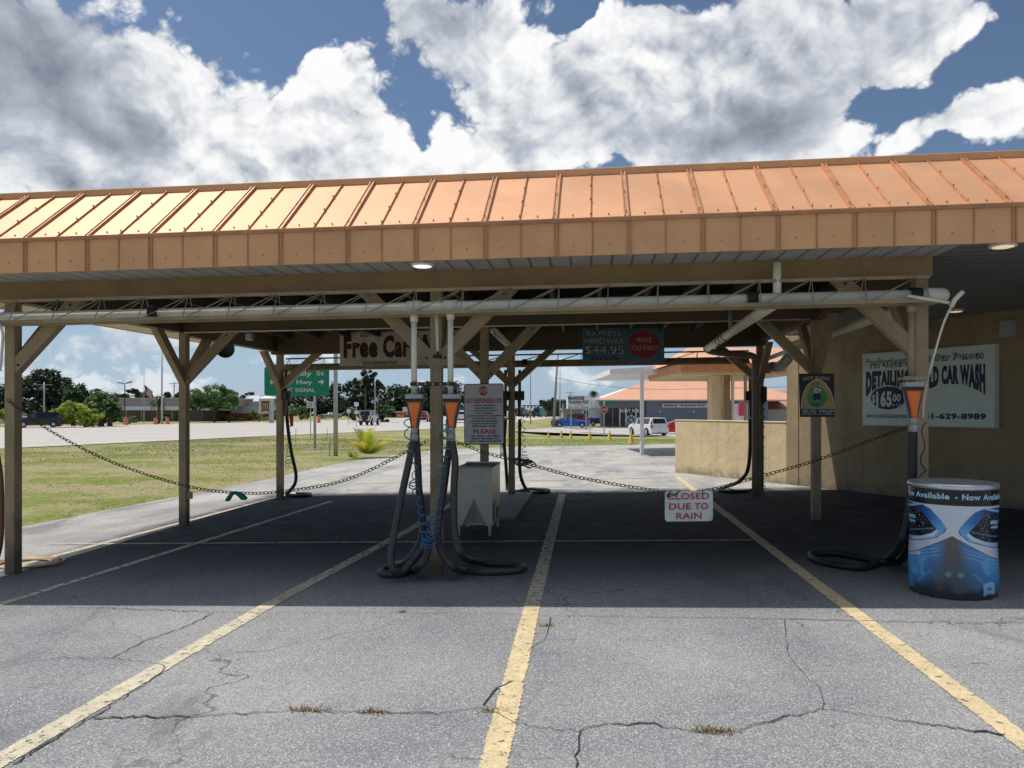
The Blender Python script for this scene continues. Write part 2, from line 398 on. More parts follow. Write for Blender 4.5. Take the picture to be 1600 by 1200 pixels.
ASP = asphalt(); TURF = grassmat()
HWY = M('concrete road', (.43, .40, .375), .85, var=.06, scale=.6)
STREET = M('street', (.42, .40, .38), .9, var=.12, scale=.4)
YEL = paint('yellow line paint', (.70, .57, .345), .44); CRM = paint('faded cream line paint', (.62, .56, .42), .46); YEL2 = paint('worn yellow line paint', (.60, .55, .44), .52); WHT = paint('white line paint', (.74, .72, .66), .3)
ROOF = M('copper roof metal', (.64, .34, .185), .60, .25, var=.10, scale=1.1, bump=.12, bscale=1.3, spec=.4, dirt=.10, dirtcol=(.35, .2, .12))
FASC = M('copper fascia metal', (.80, .425, .20), .55, .05, var=.10, scale=1.3, bump=.08, bscale=2.5, dirt=.14, dirtcol=(.4, .2, .09))
RIBM = M('roof rib metal', (.52, .25, .12), .5, .15, var=.15)
TAN = timber('tan paint', (.365, .27, .155))
BROWN2 = M('shaded brown timber', (.13, .088, .046), .65, var=.12, scale=2.5, bump=.1, bscale=25, dirt=.3)  # darker copy of the brown timber for shaded beams inside the canopy
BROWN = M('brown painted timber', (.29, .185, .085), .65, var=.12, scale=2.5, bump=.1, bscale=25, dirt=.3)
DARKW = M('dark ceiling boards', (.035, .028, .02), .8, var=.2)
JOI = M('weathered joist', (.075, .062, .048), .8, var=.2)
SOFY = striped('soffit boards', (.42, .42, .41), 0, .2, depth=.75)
SOFX = striped('shade darkened soffit boards', (.22, .22, .215), 1, .2, depth=.8)  # shade on the right soffit put into a darker board colour
CREAM = M('cream trim', (.62, .55, .42), .6, dirt=.2)
PVC = M('white pipe plastic', (.78, .73, .60), .45, var=.06, dirt=.3, dirtcol=(.2, .17, .12))
BPIPE = M('brown painted pipe', (.23, .18, .12), .55)
BLACK = M('black rubber', (.018, .018, .02), .5, var=.25)
HOSE = M('vacuum hose', (.050, .045, .046), .5, var=.15, scale=20)
RODM = M('truss rod', (.38, .31, .21), .6, .1, dirt=.4)
GREYP = M('grey plastic', (.36, .37, .38), .45)
ORANGE = M('orange plastic', (.86, .19, .025), .42, var=.06, dirt=.08)
REFLB = M('blue reflection tone', (.035, .065, .13), .3)  # blue of an added plate that imitates reflections
REDP = M('red plastic', (.6, .07, .03), .4)
STEEL = M('galvanised steel', (.52, .53, .54), .36, .85, var=.08, scale=3)
STAIN = M('brushed stainless', (.60, .55, .46), .45, .4, var=.06, scale=4, dirt=.08)
IRON = M('dark iron', (.05, .045, .04), .5, .7)
CHAIN = M('chain steel', (.05, .043, .034), .6, .3, var=.3, scale=30)
BLUEH = M('blue coil hose', (.02, .14, .27), .35)
TEALH = M('teal coil hose', (.05, .22, .25), .35)
STUC = M('tan stucco', (.66, .525, .315), .9, var=.1, scale=1.5, bump=.9, bscale=5, dirt=.12)  # sunlight on the low wall is raised into this tan
STUC2 = M('shaded tan stucco', (.36, .275, .165), .9, var=.1, scale=1.3, bump=.35, bscale=14, dirt=.35)  # darker copy of the tan stucco for the shaded wall
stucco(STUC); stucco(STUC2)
WHITE = M('white paint', (.78, .78, .77), .55, var=.04, dirt=.05)
SIGNW = M('sign white', (.70, .69, .68), .5, var=.04, scale=2, dirt=.06)
SRED = M('sign red', (.50, .03, .03), .5); SBLK = M('sign black', (.012, .012, .014), .5)
GREEN = M('green sign', (.0, .22, .125), .5, var=.04)
CONC = M('concrete', (.24, .235, .225), .9, var=.12, dirt=.25)
TYRE = M('tyre', (.02, .02, .02), .8); RIMM = M('wheel rim', (.5, .5, .52), .3, .8); GLASS = M('tinted car glass', (.015, .02, .025), .08, var=.02)
LAMPR = M('tail light', (.55, .02, .02), .3); LAMPW = M('head light', (.8, .8, .82), .2); PLATE = M('plate', (.7, .7, .65), .5)
BARK = M('bark', (.13, .10, .075), .9, var=.25)

# ------------------------------------------------------------------ ground
def sheet(name, poly, mat, off, step=1.0, label=None):
    """sheet following the terrain inside a polygon: rows across Y, the row ends lying on the polygon"""
    ys = sorted({p[1] for p in poly}); rows = []
    y0, y1 = ys[0], ys[-1]; yy = set(ys); y = y0
    while y < y1: yy.add(y); y += step if y < 60 else step*4
    for k in (-5, 24, 26): 
        if y0 < k < y1: yy.add(k)
    mb = MB(); prev = None
    for y in sorted(yy):
        ye = min(max(y+1.3e-5, y0+1e-4), y1-1e-4); xs = []
        for (xa, ya), (xb, yb) in zip(poly, poly[1:]+poly[:1]):
            if (ya-ye)*(yb-ye) < 0: xs.append(xa+(xb-xa)*(ye-ya)/(yb-ya))
        xa, xb = min(xs), max(xs); n = 60
        row = []
        for i in range(n+1):
            x = lerp(xa, xb, i/n); row.append(len(mb.v)); mb.v.append(Vector((x, y, H(x, y)+off)))
        if prev:
            for i in range(n): mb.f.append([prev[i], prev[i+1], row[i+1], row[i]]); mb.mi.append(0); mb.sm.append(True)
        prev = row
    return tag(mb.build(name, mat), kind='structure')
def axis_(lo, hi, fine_lo, fine_hi, f, c):
    a = []; x = lo
    while x < hi:
        a.append(x); x += f if fine_lo <= x < fine_hi else c
    a.append(hi); return a
def terrain():
    xs = sorted(set(axis_(-900, 900, -60, 60, 1.5, 30)+[-9, 10])); ys = sorted(set(axis_(-60, 1800, -8, 110, 1.5, 30)+[-5, 24, 26]))
    mb = MB(); nx = len(xs)
    for y in ys:
        for x in xs: mb.v.append(Vector((x, y, H(x, y)-.012)))
    for j in range(len(ys)-1):
        for i in range(nx-1):
            mb.f.append([j*nx+i, j*nx+i+1, (j+1)*nx+i+1, (j+1)*nx+i]); mb.mi.append(0); mb.sm.append(True)
    tag(mb.build('ground', TURF), kind='structure')
terrain()
e4 = g(540, 722); e5 = g(610, 712); e6 = g(690, 702.5); e7 = g(820, 697.5); e8 = g(1052, 694)
LOTP = [(-9.9, -8), (-9.3, 8), (-9.05, 12), (-8.75, 16), (-8.5, 19), (e4.x, e4.y), (e5.x, e5.y), (e6.x, e6.y), (e7.x, e7.y), (e8.x, e8.y+.1), (22, 36), (22, -8.01)]
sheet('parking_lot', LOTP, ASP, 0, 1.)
sheet('highway', NEAR+FAR[::-1], HWY, .02, 3.)
s1, s2, s3, s4, s5 = g(1050, 683), g(950, 679.5), g(860, 676), g(790, 673.5), g(868, 668.5)
sheet('side_street', [(s1.x, s1.y), (120, s1.y-.01), (120, 104), (s5.x+2, 104.01), (s5.x, s5.y), (s4.x, s4.y), (s3.x, s3.y), (s2.x, s2.y)], STREET, .018, 1.5)

LANE = M('lane paint', (.80, .79, .76), .8)
def strip(name, pts, wd, mat, off=.005, sub=.5):
    """flat painted strip along a ground polyline"""
    P = []
    for a, b in zip(pts, pts[1:]):
        a = Vector(a[:2]); b = Vector(b[:2]); n = max(1, int((b-a).length/sub))
        P += [a+(b-a)*(i/n) for i in range(n)]
    P.append(Vector(pts[-1][:2]))
    mb = MB(); uv = []
    for i, p in enumerate(P):
        t = (P[min(i+1, len(P)-1)]-P[max(i-1, 0)]).normalized(); nrm = Vector((-t.y, t.x))*wd/2
        for sgn in (-1, 1):
            q = p+nrm*sgn; mb.v.append(Vector((q.x, q.y, H(q.x, q.y)+off)))
        if i: k = 2*i; mb.f.append([k-2, k-1, k+1, k]); mb.mi.append(0); mb.sm.append(False)
    o = mb.build(name, mat); u = o.data.uv_layers.new(name='UVMap')
    for lp in o.data.loops: u.data[lp.index].uv = (lp.vertex_index % 2, lp.vertex_index//2)
    return tag(o, kind='structure')
strip('parking_line', [(-3.02, 1.5), (-2.9, 6.0), (-2.88, 6.6)], .18, CRM)
strip('parking_line', [(-2.88, 6.6), (-2.62, 10.5), (-2.5, 14.6)], .17, YEL2)
strip('parking_line', [(-.44, 1.5), (-.51, 6.5)], .165, YEL)
strip('parking_line', [(-.51, 6.5), (-.54, 10.5), (-.57, 14.9)], .17, YEL2)
strip('parking_line', [(2.16, 1.5), (2.11, 7), (2.06, 13.2), (2.02, 18.2)], .155, YEL)
strip('parking_line', [(-5.75, 3.4), (-5.48, 6.5), (-5.0, 14.2)], .13, YEL2)
strip('parking_line', [(-6.85, 5.5), (-6.68, 8.85), (-6.42, 15.2), (-6.2, 19)], .13, CRM)
strip('cross_line', [(-7.4, 9.62), (-3, 9.66), (2.0, 9.68)], .10, YEL2, .008)
strip('cross_line', [(-2.2, 15.9), (2.05, 15.85)], .10, WHT, .008)
strip('cross_line', [(-5.6, 17.6), (-1, 17.8), (2.0, 18.1)], .12, YEL2, .008)
for off in (7, 14, 21):
    pts = [(x-off, y+off*.2) for x, y in NEAR[1:8]]
    for i in range(0, 26):
        y = 14+i*9.; strip('lane_line', [(interp(pts, y), y), (interp(pts, y+3.5), y+3.5)], .4, LANE, .032, 3)
strip('edge_line', [(x-1.2, y) for x, y in NEAR[1:8]], .35, LANE, .032, 4)
strip('edge_line', [(x+2., y) for x, y in FAR[1:7]], .35, LANE, .032, 4)
CRK = M('crack', (.04, .039, .038), .95)
def crack(pix, wd=.012):
    pts = []
    for a, b in zip(pix, pix[1:]):
        n = max(2, int(math.hypot(b[0]-a[0], b[1]-a[1])/9))
        for i in range(n):
            t = i/n; p = g(lerp(a[0], b[0], t), lerp(a[1], b[1], t)); pts.append(p+Vector((random.uniform(-.014, .014), random.uniform(-.02, .02), 0)))
    pts.append(g(*pix[-1]))
    mb = MB(); k_ = .5
    for i, p in enumerate(pts):
        k_ = max(.22, min(.95, k_+random.uniform(-.16, .16)))
        t = (pts[min(i+2, len(pts)-1)]-pts[max(i-2, 0)]); t.z = 0; t.normalize(); nrm = Vector((-t.y, t.x, 0))*wd*k_*.62
        for sgn in (-1, 1):
            q = p+nrm*sgn; mb.v.append(Vector((q.x, q.y, H(q.x, q.y)+.0068)))
        if i: k = 2*i; mb.f.append([k-2, k-1, k+1, k]); mb.mi.append(0); mb.sm.append(False)
    tag(mb.build('pavement_crack', CRK), kind='structure')
crack([(150, 1122), (300, 1120), (450, 1112), (600, 1114), (700, 1115), (752, 1104), (815, 1133), (905, 1144), (935, 1134), (1010, 1131), (1090, 1146), (1150, 1143), (1215, 1124), (1285, 1110), (1330, 1114), (1460, 1135), (1570, 1149)], .016)
crack([(752, 1104), (770, 1080), (800, 1065)], .014); crack([(905, 1144), (900, 1200)], .01)
crack([(0, 1045), (50, 1034), (110, 1028), (200, 1031), (245, 1036), (258, 1046), (230, 1068), (150, 1118), (20, 1195)], .013)
crack([(178, 1028), (225, 1003), (290, 980), (335, 958)], .013)
crack([(105, 949), (220, 953), (340, 957), (560, 958), (700, 958), (860, 962), (1050, 965), (1240, 968), (1400, 972), (1600, 974)], .009)
crack([(1225, 970), (1230, 1015), (1250, 1050), (1282, 1075), (1284, 1110)], .008)
crack([(862, 965), (850, 1000), (825, 1018)], .013)
crack([(120, 826), (300, 812), (330, 800)], .01); crack([(830, 735), (900, 728), (1050, 740)], .03); crack([(880, 722), (960, 716), (1050, 716)], .04)
# weeds in the cracks
WEED = leafmat('weed', (.34, .19, .05), (.26, .21, .06))
for (px, py, sz, n, lb) in ((485, 1110, .085, 90, 'dry brown weed tuft in the long front crack, left one'), (583, 1114, .06, 70, 'small yellowish weed tuft in the front crack, between two others'),
                         (1120, 1144, .085, 120, 'largest rust coloured weed tuft, in the crack of the middle bay'), (855, 979, .045, 40, 'green sprig in the crack beside the middle yellow line'),
                         (768, 1112, .06, 40, 'thin weed growing through the middle yellow line'), (628, 957, .04, 30, 'tiny green weed at the canopy shadow edge')):
    c = g(px, py); mb = MB()
    for i in range(n):
        a = random.uniform(0, 6.28); r_ = sz*random.random()**.6; b = Vector((c.x+math.cos(a)*r_*1.5, c.y+math.sin(a)*r_*.5, c.z))
        h = random.uniform(.010, .042); l = Vector((random.uniform(-1, 1), random.uniform(-1, 1), 0))*.03; s_ = Vector((random.uniform(-1, 1), random.uniform(-1, 1), 0)).normalized()*.004
        mb.add([b-s_, b+s_, b+l+Vector((0, 0, h))], [(0, 1, 2)])
    tag(mb.build('weed_tuft', WEED), lb, 'weed', 'weeds in the pavement cracks')

# concrete pad between the bays
pad = MB(); pz = .045
pv = [(-1.95, 11.5), (-1.17, 11.5), (-1.17, 15.0), (-1.95, 15.0)]
pad.add([(x, y, H(x, y)-.02) for x, y in pv]+[(x, y, H(x, y)+pz) for x, y in pv], [(4, 5, 6, 7), (0, 1, 5, 4), (1, 2, 6, 5), (2, 3, 7, 6), (3, 0, 4, 7)])
tag(pad.build('concrete_pad', CONC, bevel=.012), kind='structure')

# grass blades
def blades(name, mat, gen, n, h0, h1):
    mb = MB(); v = []; f = []
    for i in range(n):
        x, y, k = gen()
        z = H(x, y)-.03; a = random.uniform(0, 6.28); k *= random.choice((.8, 1., 1., 1.25)); wd = random.uniform(.008, .02)*k; h = random.uniform(h0, h1)*k
        lx, ly = random.uniform(-.6, .6)*h, random.uniform(-.6, .6)*h
        v += [(x-math.cos(a)*wd, y-math.sin(a)*wd, z), (x+math.cos(a)*wd, y+math.sin(a)*wd, z), (x+lx, y+ly, z+h)]; f.append((3*i, 3*i+1, 3*i+2))
    me = bpy.data.meshes.new(name); me.from_pydata(v, [], f); me.materials.append(mat)
    o = bpy.data.objects.new(name, me); COL.objects.link(o); return tag(o, kind='stuff')
GBL = leafmat('grass blade', (.25, .27, .075), (.17, .22, .045), .4); GDRY = leafmat('dry grass blade', (.44, .38, .22), (.30, .28, .12), .4); GBR = leafmat('bright grass blade', (.34, .46, .07), (.22, .36, .05), .4)
def genL():
    while 1:
        y = 9+(random.random()**1.4)*42; x0 = interp(NEAR, y)+.3
        x1 = -9.0 if y < 16 else (-8.6 if y < e4.y else lerp(e4.x, e6.x, min(1, (y-e4.y)/(e6.y-e4.y))))
        x = random.uniform(max(x0, -36), x1+.1+.22*random.random()**2*(1+math.sin(y*2.3)))
        if random.random() < .75*smooth(-.1, .5, math.sin(x*.45+1.3*math.sin(y*.21))*math.sin(y*.33+x*.17)+.25*math.sin(x*1.9)*math.sin(y*1.3)): continue
        k = .8+y/50
        return x, y, k
blades('grass', GBL, genL, 60000, .012, .038); blades('dry_grass', GDRY, genL, 50000, .012, .034)
def genR():
    while 1:
        y = 33+random.random()*27; x = random.uniform(-8, 10)
        a = g(810, 697.).y
        if y > lerp(e6.y, e8.y, (x+5)/11)+.3 and y > 34: return x, y, 1.6
blades('verge_grass', GBR, genR, 16000, .02, .045)

# ------------------------------------------------------------------ canopy
YF, YM, YB = 7.83, 11.26, 14.7
ZB = 2.955
can = empty('carport_canopy', (-1.6, 11.2, 0), 'long tan timber carport canopy with copper orange metal mansard roof over the wash bays', 'canopy')
XL, XR, YE, YBK = -8.0, 16.0, 7.15, 15.65
def slope_panel(mb, a, b, c, d):                 # quad split so the sheet metal is slightly wavy
    a, b, c, d = map(Vector, (a, b, c, d)); mb.add([a, b, c, d], [(0, 1, 2, 3)])
rf = MB(); ZT = 4.19; ZC = 3.49
# mansard ring: front, left, back ; flat top
f0 = [(XL, YE, ZC), (XR, YE, ZC), (XR, YE+.9, ZT), (XL+.9, YE+.9, ZT)]; slope_panel(rf, *f0)
slope_panel(rf, (XL, YBK, ZC), (XL, YE, ZC), (XL+.9, YE+.9, ZT), (XL+.9, YBK-.9, ZT))
slope_panel(rf, (XR, YBK, ZC), (XL, YBK, ZC), (XL+.9, YBK-.9, ZT), (XR, YBK-.9, ZT))
slope_panel(rf, (XR, YE, ZC), (XR, YBK, ZC), (XR, YBK-.9, ZT), (XR, YE+.9, ZT))
rf.add([(XL+.9, YE+.95, ZT-.1), (XR, YE+.95, ZT-.1), (XR, YBK-.95, ZT-.1), (XL+.9, YBK-.95, ZT-.1)], [(0, 1, 2, 3)])
roof_mb = rf
NRM = Vector((0, -.7, .9)).normalized()
k0 = -5.745-4*.675
rib = MB(); scr = MB()
for k in range(0, 66):
    x = k0+k*.3375; major = k % 2 == 0
    if x < XL+.1: continue
    top = Vector((x, YE+.88, ZT+.0)); bot = Vector((x, YE+.0, ZC+.008))
    if x < XL+.9: top = bot.lerp(top, (x-XL)/.9*.98)
    if major:
        for dx in (-.02, .02): rib.bar(bot+Vector((dx, 0, 0)), top+Vector((dx, 0, 0)), .010, .036, NRM)
        rib.bar(bot, top, .034, .014, NRM)
    else: rib.bar(bot, top, .010, .022, NRM)
    for t in ((.08, .5, .93) if major else (.05, .36, .66, .95)):
        p = bot.lerp(top, t)+NRM*.018; scr.box(p.x-.006, p.x+.006, p.y-.006, p.y+.006, p.z-.004, p.z+.010)
    p = Vector((x+.17, YE+.06, ZC+.055)); scr.box(p.x-.006, p.x+.006, p.y-.006, p.y+.006, p.z-.004, p.z+.008)
for q_ in (rib, scr): roof_mb.add(q_.v, q_.f, 1)
roof = roof_mb.shear().build('roof', [ROOF, RIBM], can)
cap = MB()
cap.box(XL+.85, XR, YE+.87, YE+.97, ZT-.02, ZT+.055); cap.box(XL+.85, XL+.95, YE+.97, YBK-.97, ZT-.02, ZT+.05); cap.box(XL+.85, XR, YBK-.97, YBK-.87, ZT-.02, ZT+.05)
cap.shear().build('ridge_cap', FASC, roof, bevel=.008)
fa = MB()
fa.box(XL, XR, YE-.03, YE+.0, 3.14, ZC-.04); fa.box(XL-.03, XL, YE-.03, YBK+.03, 3.14, ZC-.04); fa.box(XL, XR, YBK, YBK+.03, 3.14, ZC-.04)
sm = MB()
for k in range(0, 66):
    x = k0+k*.3375+.02
    if x < XL: continue
    if k % 2 == 0:
        sm.box(x-.022, x-.010, YE-.043, YE-.03, 3.142, ZC-.042); sm.box(x+.010, x+.022, YE-.043, YE-.03, 3.142, ZC-.042)
    else: sm.box(x-.006, x+.006, YE-.038, YE-.03, 3.142, ZC-.042)
    sm.box(x+.15, x+.164, YE-.036, YE-.03, 3.235, 3.247)
fa.add(sm.v, sm.f, 1)
fascia = fa.shear().build('fascia', [FASC, RIBM], can)
drip = MB(); drip.box(XL-.05, XR, YE-.05, YE+.03, ZC-.04, ZC+.004); drip.box(XL-.05, XL+.03, YE+.03, YBK+.05, ZC-.04, ZC+.004); drip.box(XL+.03, XR, YBK-.03, YBK+.05, ZC-.04, ZC+.004)
drip.shear().build('drip_edge', RIBM, fascia, bevel=.008)
# soffits and ceiling
def plate(x0, x1, y0, y1, z0, z1): 
    return MB().box(x0, x1, y0, y1, z0, z1).shear()
plate(XL, 3.32, YE, YF-.1, 3.15, 3.17).build('front_soffit', SOFY, can)
plate(XL, -6.5, YF-.1, YBK, 3.15, 3.17).build('side_soffit', CREAM, can)
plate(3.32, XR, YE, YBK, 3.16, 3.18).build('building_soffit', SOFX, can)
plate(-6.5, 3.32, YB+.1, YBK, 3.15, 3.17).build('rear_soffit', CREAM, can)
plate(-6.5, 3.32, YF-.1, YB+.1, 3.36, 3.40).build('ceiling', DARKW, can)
cl = MB()
jo = None
for i in range(16):
    x = -6.0+i*.61
    MB().box(x-.025, x+.025, YF+.1, YB-.12, 3.17, 3.355).shear().build('joist', JOI, can)
# beams
def beam(x0, x1, y0, y1, z0, z1, mat=BROWN): return MB().box(x0, x1, y0, y1, z0, z1).shear().build('beam', mat, can, bevel=.006)
beam(-6.62, 3.29, YF-.13, YF-.01, ZB, 3.155); beam(-6.5, 3.29, YF+.0, YF+.1, ZB+.02, 3.36)
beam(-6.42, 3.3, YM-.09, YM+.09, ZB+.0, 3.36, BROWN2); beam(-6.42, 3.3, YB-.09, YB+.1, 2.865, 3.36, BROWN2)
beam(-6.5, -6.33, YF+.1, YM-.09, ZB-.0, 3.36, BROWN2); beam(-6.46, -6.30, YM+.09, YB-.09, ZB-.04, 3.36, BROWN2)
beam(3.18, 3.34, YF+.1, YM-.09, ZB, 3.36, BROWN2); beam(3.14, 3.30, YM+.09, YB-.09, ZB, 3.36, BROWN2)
MB().tube([(-6.3, YM-.1, ZB-.002), (3.1, YM-.1, ZB-.002)], .011, 6).shear().build('conduit', PVC, can)
# posts with braces
def post(x, y, zt, dirs):
    zb = H(x, y)-.02
    mb = MB().box(x-.06, x+.06, y-.06, y+.06, zb, zt+SHR(x)); p = mb.build('post', TAN, can, bevel=.006)
    for dx, dy in dirs:
        a = Vector((x+dx*.03, y+dy*.03, 2.12+SHR(x))); b = Vector((x+dx*.86, y+dy*.86, zt+SHR(x)+.005))
        # mitred brace: sheared box so that the top end is level and the foot is plumb
        nx, ny = (-dy, dx); hw = .05
        vs = []
        for s_ in (-1, 1):
            o_ = Vector((nx*hw*s_, ny*hw*s_, 0))
            vs += [a+o_, a+o_+Vector((0, 0, .19)), b+o_+Vector((-dx*.19, -dy*.19, 0)), b+o_]
        bm_ = MB().add(vs, [(0, 1, 2, 3), (7, 6, 5, 4), (0, 4, 5, 1), (1, 5, 6, 2), (2, 6, 7, 3), (3, 7, 4, 0)])
        br = MB(); br.add(bm_.v, bm_.f, 0)
        for e_ in (a+Vector((dx*.07, dy*.07, .13)), b+Vector((-dx*.14, -dy*.14, -.05))):
            br.box(e_.x-.011, e_.x+.011, e_.y-.011-(abs(dx)*hw), e_.y+.011-(abs(dx)*hw), e_.z-.011, e_.z+.011, 1)
        br.build('brace', [TAN, IRON], p)
    return p
L_, R_, B_, N_ = (-1, 0), (1, 0), (0, 1), (0, -1)
post(-6.44, YF, ZB, (R_, B_)); post(-1.62, YF, ZB, (L_, R_, B_)); post(3.22, YF, ZB, (L_, B_))
post(-6.36, YM, ZB, (R_, B_, N_)); post(-1.60, YM, ZB, (L_, R_)); post(3.24, YM+.1, ZB, (L_, B_, N_))
post(-6.26, YB, 2.865, (R_, N_)); post(-1.55, YB, 2.865, (L_, R_, N_)); post(3.17, YB, 2.865, (L_, N_))
# downlights
GLOW = EM('lamp lens', (1., .93, .78), 1.1); GLOW2 = EM('warm lamp lens', (1., .74, .42), .55)
def downlight(px, py, z, mat):
    d = (z-CH)*F/(HY-py); p = atd(px, py, d); zz = 3.15+SHR(p.x) if z < 3.2 else z
    a = MB().lathe([(.115, zz-.02), (.115, zz+.012), (.09, zz+.012)], (p.x, p.y, 0), 24).build('downlight', WHITE, can)
    MB().lathe([(.02, zz-.032), (.07, zz-.027), (.092, zz-.021)], (p.x, p.y, 0), 24).build('lens', mat, a)
downlight(660, 415, 3.13, GLOW); downlight(1567, 383, 3.19, GLOW2); downlight(1493, 487, 3.19, GLOW2)
# small fixtures hung on the canopy
p = at(352, 545, 12.6)
sp = empty('horn_speaker', p, 'black round horn speaker hung under the left side beam', 'speaker')
MB().lathe([(.02, -.2), (.05, -.18), (.07, -.08), (.155, .0), (.16, .02), (.14, .0), (.05, -.05)], (0, 0, 0), 20, 'y').build('horn', BLACK, sp, local=True)
MB().bar((0, -.12, .04), (0, -.12, .32), .02, .02).build('bracket', IRON, sp, local=True); sp.rotation_euler = (R(-15), 0, R(200))
p = at(390, 526, 12.4)
sc_ = empty('security_camera', p, 'small pale square flood lamp box on the left beam', 'lamp')
MB().box(-.06, .06, -.05, .05, -.06, .06).build('housing', GREYP, sc_, local=True, bevel=.01); MB().box(-.05, .05, -.058, -.051, -.05, .05).build('lens', SIGNW, sc_, local=True); MB().box(-.08, .08, -.02, .05, .062, .1).build('bracket', BLACK, sc_, local=True)

ob_ = Vector((-6.262, 11.25, .30)); ob = empty('outlet_box', ob_, 'small pale outlet box screwed to the foot of the second left post', 'box')
MB().box(-.035, .035, -.03, .03, .0, .11).build('box', CREAM, ob, local=True, bevel=.006); MB().box(-.028, .028, -.035, -.0305, .01, .1).build('cover', TAN, ob, local=True)
a = at(771, 516, 12.2); b = at(797, 542, 14.3); sl2 = empty('strip_light', (a+b)/2, 'unlit white strip light fixture slanting back behind the second middle post', 'lamp')
MB().bar(a, b, .12, .05).build('housing', WHITE, sl2); MB().tube([a-Vector((0, 0, .045)), b-Vector((0, 0, .045))], .018, 10).build('tube', SIGNW, sl2)
# ------------------------------------------------------------------ pipe trusses
def truss(name, label, x0, x1, Y, zt, zb, pz, pr, pitch, rodm, chordm, pipem, couplings):
    root = empty(name, (x0, Y, zt), label, 'pipe truss')
    fr = MB(); fr.bar((x0, Y, zt), (x1, Y, zt), .035, .03); fr.bar((x0, Y-.11, zb), (x1, Y-.11, zb), .035, .035); fr.bar((x0, Y+.11, zb), (x1, Y+.11, zb), .035, .035)
    fr.shear().build('chords', chordm, root)
    wb = MB(); x = x0+.05
    while x < x1-pitch:
        for s_ in (-.12, .12):
            wb.tube([(x, Y+s_, zb), (x+.012, Y+s_*.12, zt)], .0055, 5); wb.tube([(x+.02, Y+s_, zb), (x+pitch, Y+s_*.12, zt)], .0055, 5)
        x += pitch
    wb.shear().build('webs', rodm, root)
    pp = MB().tube([(x0-.4, Y, pz), (x1, Y, pz)], pr, 16).shear().build('vacuum_pipe', pipem, root)
    for cx in couplings: MB().tube([(cx-.05, Y, pz), (cx+.05, Y, pz)], pr*1.4, 16).shear().build('coupling', BLACK, pp)
    return root, pp
YT = 7.56
tr, tp = truss('pipe_truss', 'front steel rod truss carrying a long white vacuum pipe along the canopy beam', -7.2, 3.2, YT, 2.925, 2.685, 2.755, .052, .487, RODM, TAN, PVC,
               [at(242, 490, YT).x, at(1175, 468, YT).x, at(1430, 458, YT).x])
truss('pipe_truss', 'rear brown rod truss with a brown pipe below the rear beam', at(447, 560, 15.0).x, at(1170, 560, 15.).x, 15.0, 2.80, 2.575, 2.63, .06, .75, IRON, BROWN, BPIPE, [at(820, 565, 15).x])
for px_ in (648, 704): MB().tube([(at(px_, 478, YT).x-.075, YT, 2.755), (at(px_, 478, YT).x+.075, YT, 2.755)], .066, 16).shear().build('tee_fitting', PVC, tp)
# the pipe's end: elbow turning back, long return pipes running to the rear
xe = 3.2
pts = spline([(3.17, YT, 2.755), (3.22, YT, 2.755), (3.30, YT+.025, 2.757), (3.35, YT+.085, 2.76), (3.365, YT+.18, 2.765), (3.375, YT+.6, 2.77), (3.46, 9.6, 2.78), (3.53, 11.2, 2.79), (3.62, 14.6, 2.82)], 6)
MB().tube(pts, .066, 16).shear().build('return_pipe', PVC, tp)
rp = empty('return_pipe', (1.9, 8, 2.8), 'thick white pipe sloping back from the front truss to the right rear post', 'pipe')
a = at(1210, 474, 7.75); b = at(1104, 545, 14.2); m_ = a.lerp(b, .62)
MB().tube([a, b], .062, 16).build('pipe', PVC, rp)
for t in (.58, .64, .70, .97): 
    q = a.lerp(b, t); q2 = a.lerp(b, t+.012); MB().tube([q, q2], .072, 16).build('coupling', GREYP, rp)
c_ = at(1180, 556, 14.35)
MB().tube(spline([b, b+Vector((.12, .05, -.05)), c_+Vector((-.25, 0, .02)), c_+Vector((-.06, 0, 0)), c_+Vector((0, 0, -.1)), c_+Vector((0, 0, -.4)), Vector((c_.x, c_.y, H(c_.x, c_.y)))], 6), .062, 14).build('drain_pipe', BPIPE, rp)
MB().tube([a.lerp(b, .5), a.lerp(b, .5)+Vector((0, 0, .34))], .028, 10).build('hanger', GREYP, rp)
u0 = at(1215, 478, YT); MB().tube([Vector((u0.x, YT+.02, 2.76)), Vector((u0.x, YT+.02, 3.13))], .04, 12).build('riser', PVC, rp)
fx = empty('flexible_duct', at(1215, 575, 14.8), 'grey ribbed flexible duct curling under the right rear corner of the canopy', 'duct')
pth = spline([at(1198, 577, 14.9), at(1206, 573, 14.8), at(1216, 573, 14.7), at(1226, 566, 14.4), at(1236, 552, 14.0)], 10)
MB().tube(pth, [.085+.012*(i % 2) for i in range(len(pth))], 12).build('duct', GREYP, fx)
MB().tube([at(1200, 560, 14.6), at(1256, 540, 12.6)], .04, 10).build('pipe', PVC, fx)
# thin spray pipe at the right post
spy = empty('spray_pipe', at(1466, 490, 7.45), 'thin white jointed pipe angled down across the right front post', 'pipe')
MB().tube([at(1418, 462, YT-.13), at(1483, 473, 7.4)], .016, 8).build('feed_pipe', PVC, spy)
MB().tube([at(1505, 455, 7.35), at(1492, 468, 7.38), at(1486, 480, 7.4)], .022, 8).build('joint', PVC, spy)
MB().tube(spline([at(1486, 480, 7.4), at(1474, 506, 7.42), at(1461, 550, 7.5), at(1450, 592, 7.6), at(1444, 625, 7.64), at(1442, 655, 7.66)], 5), .0105, 8).build('down_pipe', PVC, spy)

